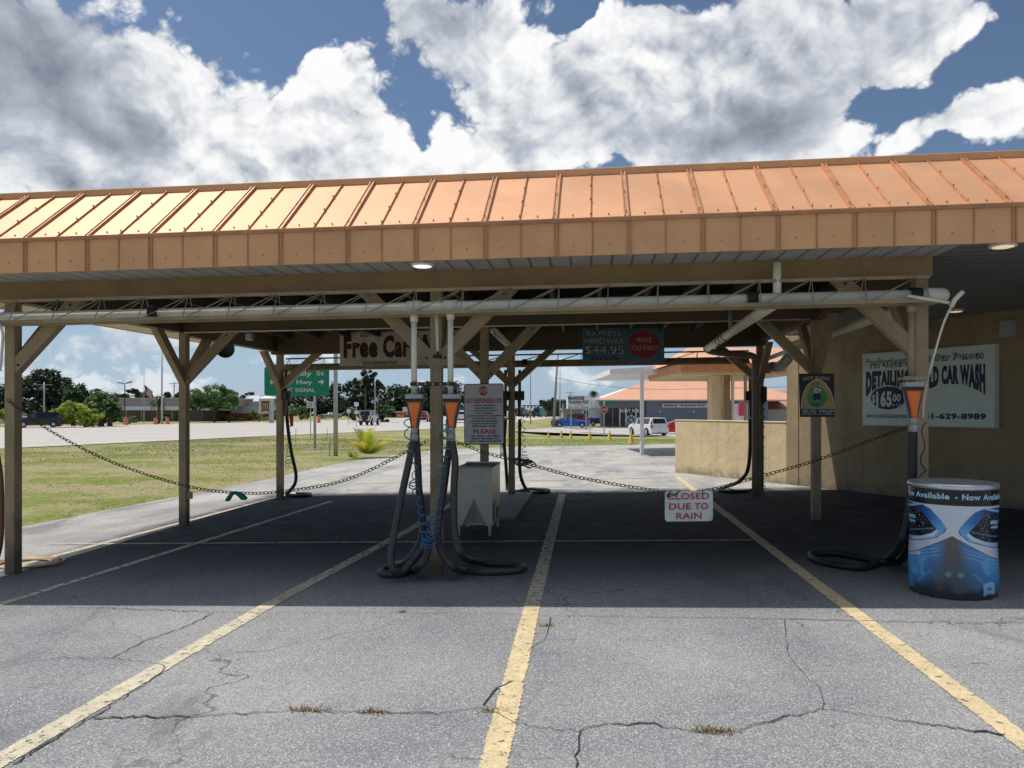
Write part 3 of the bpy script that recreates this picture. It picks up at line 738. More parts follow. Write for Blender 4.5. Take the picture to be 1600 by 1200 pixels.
# ------------------------------------------------------------------ vacuum stations
def P2(pix, Y0=None): return [at(p[0], p[1], p[2] if len(p) > 2 else Y0) for p in pix]
def nozzle(root, c, k=1.0, mat=ORANGE, dark=BLACK):
    """c: centre of the holder's top edge; nozzle hangs 0.45 m down"""
    MB().box(c.x-.088*k, c.x+.088*k, c.y-.05, c.y+.05, c.z-.045*k, c.z).build('holder', GREYP, root, bevel=.004)
    MB().box(c.x-.08*k, c.x+.08*k, c.y-.045, c.y+.045, c.z-.075*k, c.z-.046*k).build('holder_clamp', dark, root)
    prof = [(.071, .028, -.076), (.066, .03, -.10), (.030, .034, -.25), (.027, .031, -.30), (.026, .029, -.345)]
    rings = []
    for w_, d_, z in prof:
        ring = []
        for i in range(16):
            a = 2*math.pi*i/16; cx, sx = math.cos(a), math.sin(a); e_ = .5
            ring.append(Vector((c.x+math.copysign(abs(cx)**e_, cx)*w_*k, c.y-.01+math.copysign(abs(sx)**e_, sx)*d_*k, c.z+z*k)))
        rings.append(ring)
    MB().loft(rings, sm=True).build('nozzle', mat, root)
    MB().loft([[Vector((c.x+sx*w_*k, c.y+.012+sy*.012, c.z+z*k)) for sx, sy in ((-1, -1), (1, -1), (1, 1), (-1, 1))] for w_, z in ((.086, -.076), (.08, -.14), (.052, -.26), (.04, -.34))]).build('nozzle_reflection', REFLB, root)  # added plate imitating the dark bracket border and blue reflections on handle sides
    MB().tube([(c.x, c.y-.01, c.z-.34*k), (c.x-.002, c.y-.01, c.z-.40*k)], .036*k, 14).tube([(c.x-.002, c.y-.01, c.z-.40*k), (c.x-.006, c.y-.01, c.z-.47*k)], .043*k, 14).build('cuff', GREYP, root)
    return Vector((c.x-.006, c.y-.01, c.z-.46*k))
def hose(root, pts, r=.036, mat=HOSE, n=8):
    p = spline(pts, n); L = len(p)
    return MB().tube(p, [r*(1+.035*(i % 2)) for i in range(L)], 12).build('hose', mat, root)
def coil(root, path, rad, turns, r, mat, name='air_hose'):
    p = spline(path, 40); n = len(p); out = []
    for i, q in enumerate(p):
        a = 2*math.pi*turns*i/n+1.1*math.sin(i*.043+turns)+.5*math.sin(i*.11); k_ = rad*(1+.35*math.sin(i*.071+turns))
        out.append(q+Vector((math.cos(a)*k_, math.sin(a)*k_*.7, math.sin(a)*k_*.45)))
    return MB().tube(out, r, 6).build(name, mat, root)
z7 = lambda x, y, Y: at(580+x*.1625, 740+y*.1625, Y)
g7 = lambda x, y: g(580+x*.1625, 740+y*.1625)+Vector((0, 0, .037))
def drop(px, y0, y1, Y, r=.030):
    a = at(px, y0, Y); b = at(px, y1, Y)
    return MB().tube([a, b], r, 14).tube([a+Vector((0, 0, .0)), a-Vector((0, 0, .07))], r*1.35, 14)
# left station
YS = 7.56
st = empty('vacuum_station', (at(647, 640, YS).x, YS, 0), 'orange vacuum nozzle and dark looped hose left of the middle front post', 'vacuum', 'vacuum hoses under the canopy')
drop(647, 492, 617, YS).build('drop_pipe', PVC, st)
e_ = nozzle(st, at(648, 616, YS-.06))
hose(st, [e_, z7(330, 40, 7.5), z7(265, 350, 7.5), z7(205, 680, 7.42), z7(190, 830, 7.36), z7(215, 935, 7.34), z7(290, 945, 7.42), z7(390, 850, 7.5), z7(480, 740, 7.55),
          z7(530, 670, 7.56), z7(548, 690, 7.5), z7(530, 790, 7.44), z7(470, 890, 7.40)]+[g7(400, 960), g7(280, 1000), g7(160, 1005), g7(95, 985), g7(110, 955), g7(200, 915)]+[z7(330, 850, 7.74), z7(430, 730, 7.76), z7(495, 560, 7.74), z7(490, 380, 7.7), z7(460, 150, 7.66), at(653, 725, 7.64), at(650, 680, 7.62), at(649, 630, 7.6)], .037)
coil(st, [at(636, 655, 7.4), at(640, 690, 7.42), at(649, 730, 7.44), at(646, 757, 7.4)], .03, 6, .006, TEALH)
coil(st, [at(646, 757, 7.4), at(655, 785, 7.4), at(662, 820, 7.4), at(668, 848, 7.42)], .038, 8, .0062, BLUEH)
# right station of the middle post
st = empty('vacuum_station', (at(705, 640, YS).x, YS, 0), 'orange vacuum nozzle and dark hose right of the middle front post beside the warning sign', 'vacuum', 'vacuum hoses under the canopy')
drop(704, 488, 617, YS).build('drop_pipe', PVC, st)
e_ = nozzle(st, at(706, 616, YS-.06))
hose(st, [e_, at(711, 720, 7.5), z7(795, 150, 7.5), z7(795, 450, 7.5), z7(812, 620, 7.48), z7(865, 780, 7.42)]+[g7(960, 868), g7(1120, 895), g7(1330, 905), g7(1455, 925), g7(1440, 955), g7(1300, 975), g7(1050, 980), g7(900, 970)]+[z7(790, 900, 7.42), z7(690, 780, 7.5), z7(643, 620, 7.54), z7(655, 400, 7.56), z7(690, 200, 7.57), at(699, 720, 7.58), at(703, 690, 7.6), at(702, 655, 7.6)], .037)
MB().tube([at(702, 676, 7.6), at(702, 655, 7.6)], .04, 12).build('swivel_cuff', GREYP, st)
coil(st, [at(697, 665, 7.46), at(696, 700, 7.46), at(690, 740, 7.42)], .05, 6, .006, TEALH)
coil(st, [at(690, 740, 7.42), at(685, 790, 7.4), at(676, 830, 7.4), at(669, 850, 7.42)], .045, 9, .0062, BLUEH)
coil(st, [at(664, 838, 7.40), at(670, 846, 7.38), at(667, 852, 7.4)], .06, 4, .0062, BLUEH)
# right front post station
st = empty('vacuum_station', (at(1427, 640, YS).x, YS, 0), 'orange vacuum nozzle and black hose on the right front post by the blue drum', 'vacuum', 'vacuum hoses under the canopy')
drop(1424, 476, 598, YS).build('drop_pipe', TAN, st)
e_ = nozzle(st, at(1427, 597, YS-.06))
q2 = lambda x, y, Y: at(1200+x*.26667, 640+y*.26667, Y)
h2 = lambda x, y: g(1200+x*.26667, 640+y*.26667)+Vector((0, 0, .037))
hose(st, [e_, q2(842, 200, 7.5), q2(838, 420, 7.5), q2(825, 620, 7.5), q2(780, 780, 7.5)]+[h2(700, 900), h2(560, 945), h2(400, 930), h2(270, 895), h2(262, 865), h2(400, 862), h2(560, 890), h2(680, 915), h2(770, 905)]+[q2(830, 800, 7.58), q2(845, 600, 7.6), q2(850, 300, 7.6), q2(850, 60, 7.6)], .037, BLACK)
coil(st, [at(1443, 660, 7.6), at(1442, 720, 7.6), at(1442, 775, 7.6)], .022, 3.5, .005, BLACK)
# clamp straps
for px, y_, w0, w1, lb in ((681, 600, 641, 712, 'perforated dark metal strap holding the two drop pipes to the middle post'), (1437, 591, 1412, 1452, 'short tan metal strap round the right front post')):
    a = at(w0, y_, YS-.04); b = at(w1, y_, YS-.04)
    t_ = empty('pipe_strap', (a+b)/2, lb, 'strap')
    s_ = MB().bar(a, b, .008, .038); s_.bar(a+Vector((.02, 0, 0)), a+Vector((.02, .2, 0)), .008, .03); s_.bar(b-Vector((.02, 0, 0)), b+Vector((-.02, .2, 0)), .008, .03)
    s_.build('strap', IRON if px < 700 else TAN, t_)
    bo = MB()
    for k in range(1, 6): q = a.lerp(b, k/6); bo.box(q.x-.008, q.x+.008, q.y-.008, q.y-.0045, q.z-.008, q.z+.008)
    bo.build('bolts', GREYP, t_)
# small tap pipe on the middle post
tpz = empty('tap_pipe', at(684, 520, 7.7), 'narrow white tap pipe with a black tee hanging on the middle front post', 'pipe')
MB().tube([at(682, 488, 7.66), at(683, 520, 7.66), at(684, 550, 7.68)], [.022, .016, .013], 10).build('pipe', PVC, tpz)
MB().tube([at(677, 557, 7.68), at(690, 557, 7.68)], .018, 8).tube([at(684, 549, 7.68), at(684, 557, 7.68)], .014, 8).build('tee', BLACK, tpz)
# rear stations
DRED = M('dark red plastic', (.10, .022, .014), .5)
def rear(px, label, nozzle_px, hp, coilp=None, mat=BLACK, nm=DRED, g_='vacuum hoses under the canopy'):
    Y = 14.75; r_ = empty('vacuum_station', (at(px, 640, Y).x, Y, 0), label, 'vacuum', g_)
    a = at(nozzle_px, 578, Y); MB().tube([a, at(nozzle_px, 612, Y)], .03, 10).build('drop_pipe', BPIPE, r_)
    c = at(nozzle_px, 611, Y-.08); k = .95
    MB().box(c.x-.09, c.x+.09, c.y-.05, c.y+.05, c.z-.18, c.z).build('holder', BLACK, r_, bevel=.006)
    MB().loft([[Vector((c.x+sx*w_, c.y-.06+sy*d_, c.z+z)) for sx, sy in ((-1, -1), (1, -1), (1, 1), (-1, 1))] for w_, d_, z in ((.035, .02, -.05), (.035, .025, -.2), (.024, .024, -.42), (.024, .024, -.5))]).build('nozzle', nm, r_)
    MB().tube(spline(hp, 8), .034, 10).build('hose', mat, r_)
    if coilp: coil(r_, coilp, .05, 9, .006, BLACK)
    return r_
gr_ = lambda px, py: g(px, py)+Vector((0, 0, .035))
rear(812, 'dark vacuum hose hanging right of the middle rear post, loop lying on the ground', 812, [at(812, 655, 14.7), at(812, 690, 14.7), at(812, 730, 14.65), at(816, 752, 14.6), gr_(826, 770), gr_(846, 772), gr_(858, 769), gr_(846, 767), gr_(826, 767), gr_(806, 771)], [at(818, 650, 14.7), at(819, 700, 14.7), at(821, 722, 14.7)])
rear(789, 'dark vacuum hose between the warning sign and the middle rear post', 790, [at(790, 655, 14.9), at(788, 690, 14.9), at(790, 720, 14.9), at(792, 750, 14.9), gr_(792, 766)], [at(784, 690, 14.9), at(784, 712, 14.9)])
st_ = rear(447, 'dark vacuum hose with red nozzle beside the left rear post', 447, [at(446, 600, 14.75), at(449, 660, 14.75), at(455, 705, 14.7), at(462, 738, 14.65), at(461, 755, 14.6), at(452, 768, 14.6), gr_(447, 774), gr_(458, 777), gr_(480, 777), gr_(484, 774), gr_(464, 773)], [at(452, 660, 14.7), at(451, 700, 14.7), at(451, 727, 14.7)])
c = at(455, 648, 14.6); MB().tube([c, at(456, 666, 14.6)], [.045, .03], 10).build('red_nozzle', REDP, st_)
rear(1172, 'black vacuum hose sweeping to the ground left of the right rear post', 1172, [at(1172, 655, 14.6), at(1172, 700, 14.55), at(1168, 735, 14.5), at(1155, 752, 14.4), gr_(1136, 763), gr_(1124, 768), gr_(1140, 771), gr_(1165, 770), at(1180, 762, 14.4), at(1182, 740, 14.5)], None)
c = at(1193, 690, 14.6); cl_ = empty('air_hose', c, 'thin black coiled air hose hanging on the right rear post', 'hose'); q_ = at(1194, 612, 14.62); MB().box(q_.x-.05, q_.x+.05, q_.y-.04, q_.y+.04, q_.z-.2, q_.z+.1).build('holder', BLACK, cl_, bevel=.03); coil(cl_, [at(1193, 605, 14.6), at(1192, 640, 14.6), at(1192, 730, 14.6), at(1194, 765, 14.6)], .03, 18, .006, BLACK)
# partial items at the left frame edge
tb = empty('air_hose', at(-1, 800, 7.5), 'reddish brown hose hanging at the far left edge beside the left post', 'hose')
MB().tube(spline([at(-8, 690, 7.6), at(1, 740, 7.6), at(3, 800, 7.6), at(1, 850, 7.6), at(-8, 885, 7.6)], 6), .024, 10).build('hose', M('rust hose', (.14, .05, .03), .5), tb)
tb = empty('spray_pipe', at(3, 540, 7.4), 'thin white pipe hanging at the far left edge of the truss', 'pipe')
MB().tube(spline([at(-4, 500, 7.4), at(4, 520, 7.4), at(3, 548, 7.4), at(0, 580, 7.4)], 6), .014, 8).build('pipe', PVC, tb)
# tan hose coiled at the left post
TANH = M('tan hose', (.50, .33, .19), .5)
ch = empty('garden_hose', g(40, 885), 'tan garden hose lying coiled round the foot of the left front post', 'hose')
pts = []
c0 = g(38, 882)
for i in range(150):
    a = i*.21; rr = .26+.034*(i*.21/6.283)+.02*math.sin(i*.113+1)
    x = c0.x+math.cos(a)*rr*1.1+.02*math.sin(i*.05); y = c0.y+math.sin(a)*rr*.75
    pts.append((x, y, H(x, y)+.014+.012*(i/150)))
MB().tube(pts, .013, 6).build('hose', TANH, ch)

# ------------------------------------------------------------------ chains
def chain(label, path, pitch=.042):
    p = spline(path, 40); d = [0.]
    for a, b in zip(p, p[1:]): d.append(d[-1]+(b-a).length)
    mb = MB(); s_ = 0.; i = 0; k = 0
    while s_ < d[-1]-pitch:
        while d[i+1] < s_: i += 1
        t = (s_-d[i])/(d[i+1]-d[i]); q = p[i].lerp(p[i+1], t); tn = (p[i+1]-p[i]).normalized()
        side = tn.cross(Vector((0, 0, 1))).normalized(); upv = side.cross(tn)
        lat = side if k % 2 else upv
        if k % 2: lat = (side*.6+upv*.8).normalized()
        ring = []
        for j in range(10):
            a = 2*math.pi*j/10; ring.append(q+tn*(math.cos(a)*.028)+lat*(math.sin(a)*.0145))
        mb.tube(ring, .0040, 5, closed=True)
        s_ += pitch; k += 1
    o = mb.build('chain', CHAIN); tag(o, label, 'chain', 'barrier chains between the front posts'); return o
chain('steel chain sagging from the left front post to the middle front post', P2([(13, 626), (75, 671), (175, 722), (290, 759), (370, 770), (440, 768), (540, 750), (635, 706), (676, 684)], 7.74))
chain('steel chain from the middle to the right front post, carrying the closed sign', P2([(690, 683), (725, 695), (760, 708), (815, 722), (900, 745), (1000, 763), (1060, 770), (1110, 765), (1185, 745), (1270, 721), (1350, 692), (1428, 664)], 7.74))
tg = empty('chain_tangle', at(820, 720, 7.74), 'bunched wire knot on the right chain near the middle rear post', 'wire')
coil(tg, P2([(808, 718), (815, 724), (824, 720), (829, 727)], 7.72), .045, 12, .005, CHAIN, 'wire')
GLV = M('green cloth', (.0, .13, .085), .8, bump=.3)
gl = MB(); u_ = at(368, 772, 7.70)
gl.loft([[u_+Vector((x+sx*.028, sy*.02, z+sz)) for sx, sy, sz in ((-1, -1, -.01), (1, -1, -.01), (1, 1, .01), (-1, 1, .01))] for x, z in ((-.085, -.065), (-.06, -.02), (-.03, .01), (.0, .012), (.035, .008), (.07, -.02), (.1, -.05))], sm=True)
tag(gl.build('green_glove', GLV), 'green glove draped over the left chain', 'glove')
MB  # (glove is one mesh)

# ------------------------------------------------------------------ lettering
_tc = {}
def textmesh(s_, bold):
    k = (s_, bold)
    if k not in _tc:
        cu = bpy.data.curves.new('lettering', 'FONT'); cu.body = s_; cu.size = 1; cu.offset = bold; cu.resolution_u = 3; cu.space_character = 1.0+bold*2
        ob = bpy.data.objects.new('lettering', cu); me = bpy.data.meshes.new_from_object(ob)
        _tc[k] = ([tuple(v.co) for v in me.vertices], [tuple(p.vertices) for p in me.polygons])
        bpy.data.objects.remove(ob); bpy.data.curves.remove(cu); bpy.data.meshes.remove(me)
    return _tc[k]
class Frame:
    def __init__(s, o, u, v): s.o = Vector(o); s.u = Vector(u).normalized(); s.v = Vector(v).normalized(); s.n = s.u.cross(s.v)
    def __call__(s, a, b, c=0): return s.o+s.u*a+s.v*b+s.n*c
def letter(parent, fr, s_, u0, u1, v0, v1, mat, bold=.0, lift=.004, warp=None, name='lettering', local=False, wmap=None):
    vs, fs = textmesh(s_, bold)
    xs = [v[0] for v in vs]; ys = [v[1] for v in vs]; x0, x1, y0, y1 = min(xs), max(xs), min(ys), max(ys)
    mb = MB(); out = []
    for x, y, z in vs:
        a = (x-x0)/(x1-x0); b = (y-y0)/(y1-y0)
        if warp: a, b = warp(a, b)
        uu, vv = lerp(u0, u1, a), lerp(v0, v1, b)
        out.append(fr(uu, vv, lift) if wmap is None else wmap(uu, vv))
    mb.add(out, fs); o = mb.build(name, mat, parent, local=local)
    return o
def board(parent, fr, w_, h_, th, mat, name='panel', radius=0, local=False, mi=0, border=None, bmat=None):
    def rr(w0, h0, r0, ox=0., oy=0.):
        if r0 <= 0: return [(ox, oy), (ox+w0, oy), (ox+w0, oy+h0), (ox, oy+h0)]
        out = []
        for cx, cy, a0 in ((w0-r0, r0, -90), (w0-r0, h0-r0, 0), (r0, h0-r0, 90), (r0, r0, 180)):
            for k in range(5): a = R(a0+k*22.5); out.append((ox+cx+r0*math.cos(a), oy+cy+r0*math.sin(a)))
        return out
    o = MB().prism(rr(w_, h_, radius), fr(0, 0, -th), fr.u, fr.v, fr.n, th).build(name, bmat if border else mat, parent, local=local)
    if border: MB().prism(rr(w_-2*border, h_-2*border, max(0, radius-border), border, border), fr(0, 0, 0), fr.u, fr.v, fr.n, .002).build('sign_face', mat, o, local=local)
    return o

# warning sign on the second middle post
a = at(725.5, 695, 11.12); b = at(788, 695, 11.12); h_ = 96/F*11.15
sg = empty('warning_sign', (a+b)/2, 'white warning sign with red stop octagon on the second middle post', 'sign')
fr = Frame(a, (1, 0, .012), (-.012, 0, 1)); W_ = (b-a).length
pn = board(sg, fr, W_, h_, .012, SIGNW, radius=.035, border=.011, bmat=SBLK)
U = lambda x: (x-60)/(745-60)*W_; V = lambda y: (1135-y)/(1135-88)*h_
octo = [(U(395)+math.cos(R(22.5+45*k))*.072, V(212)+math.sin(R(22.5+45*k))*.072) for k in range(8)]
MB().prism(octo, fr(0, 0, .002), fr.u, fr.v, fr.n, .002).build('stop_octagon', SRED, sg)
letter(sg, fr, 'STOP', U(328), U(468), V(250), V(175), SIGNW, .02, .0055)
letter(sg, fr, 'NOT RESPONSIBLE FOR:', U(98), U(718), V(425), V(338), SRED, .025, .005)
for s_, x0, x1, y0, y1 in (('• POWER ANTENNAS •', 188, 630, 475, 450), ('• BUG SHIELDS •', 228, 590, 520, 494), ('• LUGGAGE RACKS •', 190, 632, 563, 538), ('• SUN VISORS •', 240, 580, 608, 583), ('• LOOSE CHROME OR MOLDINGS •', 92, 728, 652, 628),
                          ('• RUNNING BOARDS •', 178, 645, 697, 672), ('• GLUED ON SPOILERS •', 155, 675, 745, 718), ('• ANY NON FACTORY', 170, 632, 788, 762), ('INSTALLED ITEMS •', 210, 650, 833, 806), ('ALL PICK - UP BEDS', 175, 665, 1000, 972), ('MUST BE FREE OF', 195, 640, 1045, 1018), ('ANY OBJECTS/DEBRIS', 150, 695, 1090, 1063)):
    letter(sg, fr, s_, U(x0), U(x1), V(y0), V(y1), SBLK, .06, .005)
letter(sg, fr, 'PLEASE', U(220), U(612), V(945), V(870), SRED, .03, .005)

# FREE CAR WASH board on the rear beam
a = at(531, 572, 14.58); b = at(724, 569.5, 14.58); h_ = 54/F*14.75; W_ = (b-a).length
sg = empty('carwash_banner', (a+b)/2, 'wide pale board reading Free Car Wash in dark red on the rear beam', 'sign')
fr = Frame(a, b-a, (0, 0, 1)); FCW = M('board grey', (.64, .575, .50), .6, dirt=.1); MAR = M('maroon', (.055, .007, .012), .5)
board(sg, fr, W_, h_, .02, FCW)
U = lambda x: (x-88)/(1600-88)*W_*1.02*.975; V = lambda y: (500-y)/(500-110)*h_
letter(sg, fr, 'Free', U(135), U(560), V(410), V(160), MAR, .05); letter(sg, fr, 'Car', U(625), U(960), V(410), V(155), MAR, .05); letter(sg, fr, 'Wash', U(1010), U(1580), V(410), V(155), MAR, .05)
letter(sg, fr, 'GOLD', U(345), U(447), V(170), V(122), SBLK, .02, .006); letter(sg, fr, 'GOLD', U(818), U(918), V(175), V(125), SBLK, .02, .006); letter(sg, fr, 'WITH EXPRESS WAX', U(370), U(800), V(495), V(448), SBLK, .02)

# EXPRESS HAND WAX board
a = at(910, 564, 14.58); b = at(1038, 566, 14.58); h_ = 53/F*14.4; W_ = (b-a).length
sg = empty('handwax_sign', (a+b)/2, 'slate blue board with red starburst reading Express Hand Wax on the rear beam', 'sign')
fr = Frame(a, b-a, (0, 0, 1)); SLATE = M('slate blue board', (.11, .21, .29), .5); PALE = M('pale lettering', (.66, .70, .74), .5)
board(sg, fr, W_, h_, .02, SLATE)
U = lambda x: (x-118)/(632-118)*W_; V = lambda y: (572-y)/(572-368)*h_
for s_, x0, x1, y0, y1 in (('EXPRESS', 150, 358, 420, 388), ('HAND WAX', 132, 376, 467, 432), ('$44.95', 135, 378, 535, 480)):
    letter(sg, fr, s_, U(x0)-.005, U(x1)+.005, V(y0)-.006, V(y1)+.006, SBLK, .06, .003); letter(sg, fr, s_, U(x0), U(x1), V(y0), V(y1), PALE, .0, .006)
letter(sg, fr, 'TRUCKS & VANS EXTRA', U(165), U(345), V(564), V(546), SBLK, .02)
bst = []
for k in range(40):
    r_ = 1. if k % 2 else .9; bst.append((U(505)+math.cos(k*math.pi/20)*r_*(U(608)-U(505)), V(468)+math.sin(k*math.pi/20)*r_*(V(382)-V(468))))
MB().prism(bst, fr(0, 0, .002), fr.u, fr.v, fr.n, .003).build('starburst', M('burst red', (.46, .015, .03), .5), sg)
letter(sg, fr, 'WHILE', U(457), U(552), V(455), V(425), PALE, .0, .008); letter(sg, fr, 'YOU WAIT!!', U(422), U(590), V(503), V(473), PALE, .0, .008)

# GOT BUGS sign on the second right post
a = at(1250, 651.5, 11.25); b = at(1304.5, 651, 11.25); h_ = 67/F*11.; W_ = (b-a).length
sg = empty('bug_sign', (a+b)/2, 'black poster with a green cartoon bug on a yellow arch, on the second right post', 'sign')
fr = Frame(a, (1, 0, .0), (-.02, 0, 1)); YARC = M('arch yellow', (.60, .40, .12), .5); BUGG = M('bug green', (.09, .31, .11), .5); MINT = M('mint letters', (.38, .55, .48), .5)
board(sg, fr, W_, h_, .01, SBLK)
U = lambda x: (x-118)/(765-118)*W_; V = lambda y: (975-y)/(975-160)*h_
def ell(cx, cy, rx, ry, n=28, a0=0, a1=360): return [(U(cx+math.cos(R(a0+(a1-a0)*k/n))*rx), V(cy-math.sin(R(a0+(a1-a0)*k/n))*ry)) for k in range(n+(0 if a1-a0 == 360 else 1))]
def deco(poly, mat, l, name): MB().prism(poly, fr(0, 0, l), fr.u, fr.v, fr.n, .0015).build(name, mat, sg)
deco(ell(450, 815, 310, 545, 28, 0, 180), SIGNW, .001, 'arch_rim'); deco(ell(450, 812, 292, 520, 28, 0, 180), YARC, .003, 'arch')
deco(ell(440, 600, 185, 205), BUGG, .005, 'bug_body'); deco(ell(430, 480, 52, 52), SIGNW, .007, 'bug_eye'); deco(ell(500, 470, 26, 26), SIGNW, .007, 'bug_eye'); deco(ell(448, 480, 14, 16), SBLK, .009, 'pupil')
deco(ell(440, 610, 78, 80), SBLK, .007, 'bug_mouth'); deco(ell(445, 668, 45, 24), M('pink tongue', (.55, .16, .30), .5), .009, 'tongue')
for (x0, y0, x1, y1) in ((260, 640, 190, 650), (270, 690, 195, 740), (620, 590, 690, 590), (615, 640, 690, 680)):
    mb = MB().bar(fr(U(x0), V(y0), .006), fr(U(x1), V(y1), .006), .003, .009, fr.n); mb.bar(fr(U(x1), V(y1-35), .006), fr(U(x1), V(y1+35), .006), .003, .007, fr.n); mb.build('bug_arm', BUGG, sg)
letter(sg, fr, 'GOT BUGS?', U(180), U(680), V(295), V(215), M('cream letters', (.62, .58, .34), .5), .02, .005, warp=lambda p, q: (p, q*.75+.3*(1-(2*p-1)**2)))
letter(sg, fr, '$5.99', U(345), U(485), V(385), V(315), SRED, .02, .008); letter(sg, fr, '$5.00', U(330), U(470), V(780), V(715), SBLK, .02, .0085)
deco([(U(160), V(940)), (U(752), V(930)), (U(752), V(815)), (U(160), V(825))], MINT, .004, 'name_strip'); deco([(U(168), V(932)), (U(744), V(922)), (U(744), V(823)), (U(168), V(833))], SBLK, .006, 'name_strip_inside')
letter(sg, fr, 'BUG PREP', U(182), U(735), V(915), V(842), MINT, .03, .009)

# CLOSED sign hanging from the chain
a = at(1039, 815, 7.66); b = at(1114, 814, 7.66); h_ = 47/F*7.6; W_ = (b-a).length
sg = empty('closed_sign', (a+b)/2, 'worn white plate reading closed due to rain, hung on the right chain', 'sign')
fr = Frame(a, b-a, (.0, .03, 1)); CLS = M('worn sign enamel', (.66, .69, .66), .5, var=.1, scale=12, dirt=.35, dirtcol=(.12, .13, .12)); CRED = M('faded red letters', (.50, .055, .06), .6, scale=30, var=.3, dirt=.3, dirtcol=(.5, .5, .48))
board(sg, fr, W_, h_, .008, CLS, radius=.03)
U = lambda x: (x-65)/(672-65)*W_; V = lambda y: (922-y)/(922-535)*h_
letter(sg, fr, 'CLOSED', U(95), U(625), V(645), V(562), CRED, .02); letter(sg, fr, 'DUE', U(118), U(395), V(772), V(690), CRED, .03); letter(sg, fr, 'TO', U(440), U(612), V(772), V(690), CRED, .03); letter(sg, fr, 'RAIN', U(208), U(530), V(892), V(812), CRED, .02)
MB().tube(spline([fr(.06, h_, .01), fr(.02, h_-.05, .015), fr(.09, h_-.04, .02), fr(.14, h_+.0, .01)], 5), .006, 6).tube(spline([fr(W_-.1, h_+.02, 0), fr(W_-.1, h_-.03, .01)], 4), .004, 6).build('hanging_wire', CHAIN, sg)

# ------------------------------------------------------------------ right building wall
A = Vector((2.11, 19.48, 0)); B = Vector((6.51, 12.16, 0)); wd_ = (B-A).normalized(); wn = Vector((wd_.y, -wd_.x, 0))
if wn.x > 0: wn = -wn
C = onplane(1229, 650, A, wn); C.z = 0
tt = (C-A).dot(wd_)
def wbox(s0, s1, d0, d1, z0, z1): 
    mb = MB(); vs = []
    for z in (z0, z1):
        for s_, d_ in ((s0, d0), (s1, d0), (s1, d1), (s0, d1)):
            q = A+wd_*s_-wn*d_; vs.append((q.x, q.y, z))
    return mb.add(vs, [(0, 3, 2, 1), (4, 5, 6, 7), (0, 1, 5, 4), (1, 2, 6, 5), (2, 3, 7, 6), (3, 0, 4, 7)])
bw = empty('low_wall', A, 'low rough tan stucco wall in sunlight beside the right rear post', 'wall')
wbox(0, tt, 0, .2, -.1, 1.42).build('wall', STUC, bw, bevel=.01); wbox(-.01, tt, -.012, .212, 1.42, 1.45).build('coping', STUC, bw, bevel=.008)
bb = empty('carwash_building', C, 'tall shaded tan wall of the car wash building carrying the detailing sign', 'building')
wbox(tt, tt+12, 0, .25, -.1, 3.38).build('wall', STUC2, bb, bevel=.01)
wbox(tt+.32, tt+.335, -.004, .0, .1, 3.17).build('control_joint', DARKW, bb)
p = onplane(1572, 513, A+wn*.1, wn); q = (p-A).dot(wd_)
ub = empty('utility_box', p, 'small grey box mounted high on the building wall right of the detailing sign', 'box'); wbox(q-.1, q+.1, -.12, .0, p.z-.13, p.z+.13).build('box', GREYP, ub, bevel=.01); wbox(q-.08, q+.08, -.128, -.121, p.z-.11, p.z+.11).build('cover', GREYP, ub)

# DETAILING sign on the wall
pl = A+wn*.12
c00 = onplane(1347.5, 664.5, pl, wn); c10 = onplane(1555, 665.5, pl, wn); c01 = onplane(1345, 553.5, pl, wn)
W_ = Vector((c10.x-c00.x, c10.y-c00.y, 0)).length; h_ = c01.z-c00.z
sg = empty('detailing_sign', c00, 'large pale green wall sign advertising professional detailing and gold car wash', 'sign')
fr = Frame((c00.x, c00.y, c00.z), wd_, (0, 0, 1)); PG = M('pale sign green', (.70, .82, .77), .35, var=.04); NAVY = M('navy letters', (.012, .02, .085), .5)
board(sg, fr, W_, h_, .1, PG, border=.022, bmat=SIGNW)
# rectify the photo's quadrilateral (corners in a 1600x1000 close-up) to sign coordinates
def rect(x, y):
    t = (x-100)/(1505-100); k = t*(1/1.0)                       # foreshortened left to right
    s_ = t/(t+(1-t)*1.0*(c00-Vector((0, 0, CH))).length/(c10-Vector((0, 0, CH))).length) if True else t
    s_ = t*(1/1.17)/(t*(1/1.17)+(1-t)) if False else s_
    yt = lerp(175, 35, t); yb = lerp(898, 902, t)
    return s_*W_, (yb-y)/(yb-yt)*h_
def L(s_, x0, x1, y0, y1, mat, bold, lift=.005, warp=None):
    u0, v0 = rect(x0, y0); u1, _ = rect(x1, y0); _, v1 = rect(x0, y1)
    letter(sg, fr, s_, u0, u1, v0, v1, mat, bold, lift, warp)
L('Professional', 145, 680, 325, 220, NAVY, .10, .004); L('Professional', 150, 675, 318, 226, PG, .0, .007)
L('Try Our Famous', 775, 1412, 258, 165, NAVY, .10, .004); L('Try Our Famous', 781, 1406, 250, 172, PG, .0, .007)
arcw = lambda p, q: (p, 1-(1-q)*(.56+.44*(2*p-1)**2*1.0))
L('DETAILING', 150, 700, 615, 350, NAVY, .075, .005, arcw)
L('GOLD CAR WASH', 775, 1425, 590, 285, NAVY, .07, .005, lambda p, q: (p, 1-(1-q)*(.62+.38*(2*p-1)**2)))
u0, v0 = rect(215, 620); u1, _ = rect(650, 620); cx = (u0+u1)/2; ru = (u1-u0)/2; rv = .125/1.*h_*1.25
MB().prism([(cx+ru*math.cos(R(k*9)), v0+rv*math.sin(R(k*9))) for k in range(40)], fr(0, 0, .002), fr.u, fr.v, fr.n, .003).build('price_oval', NAVY, sg)
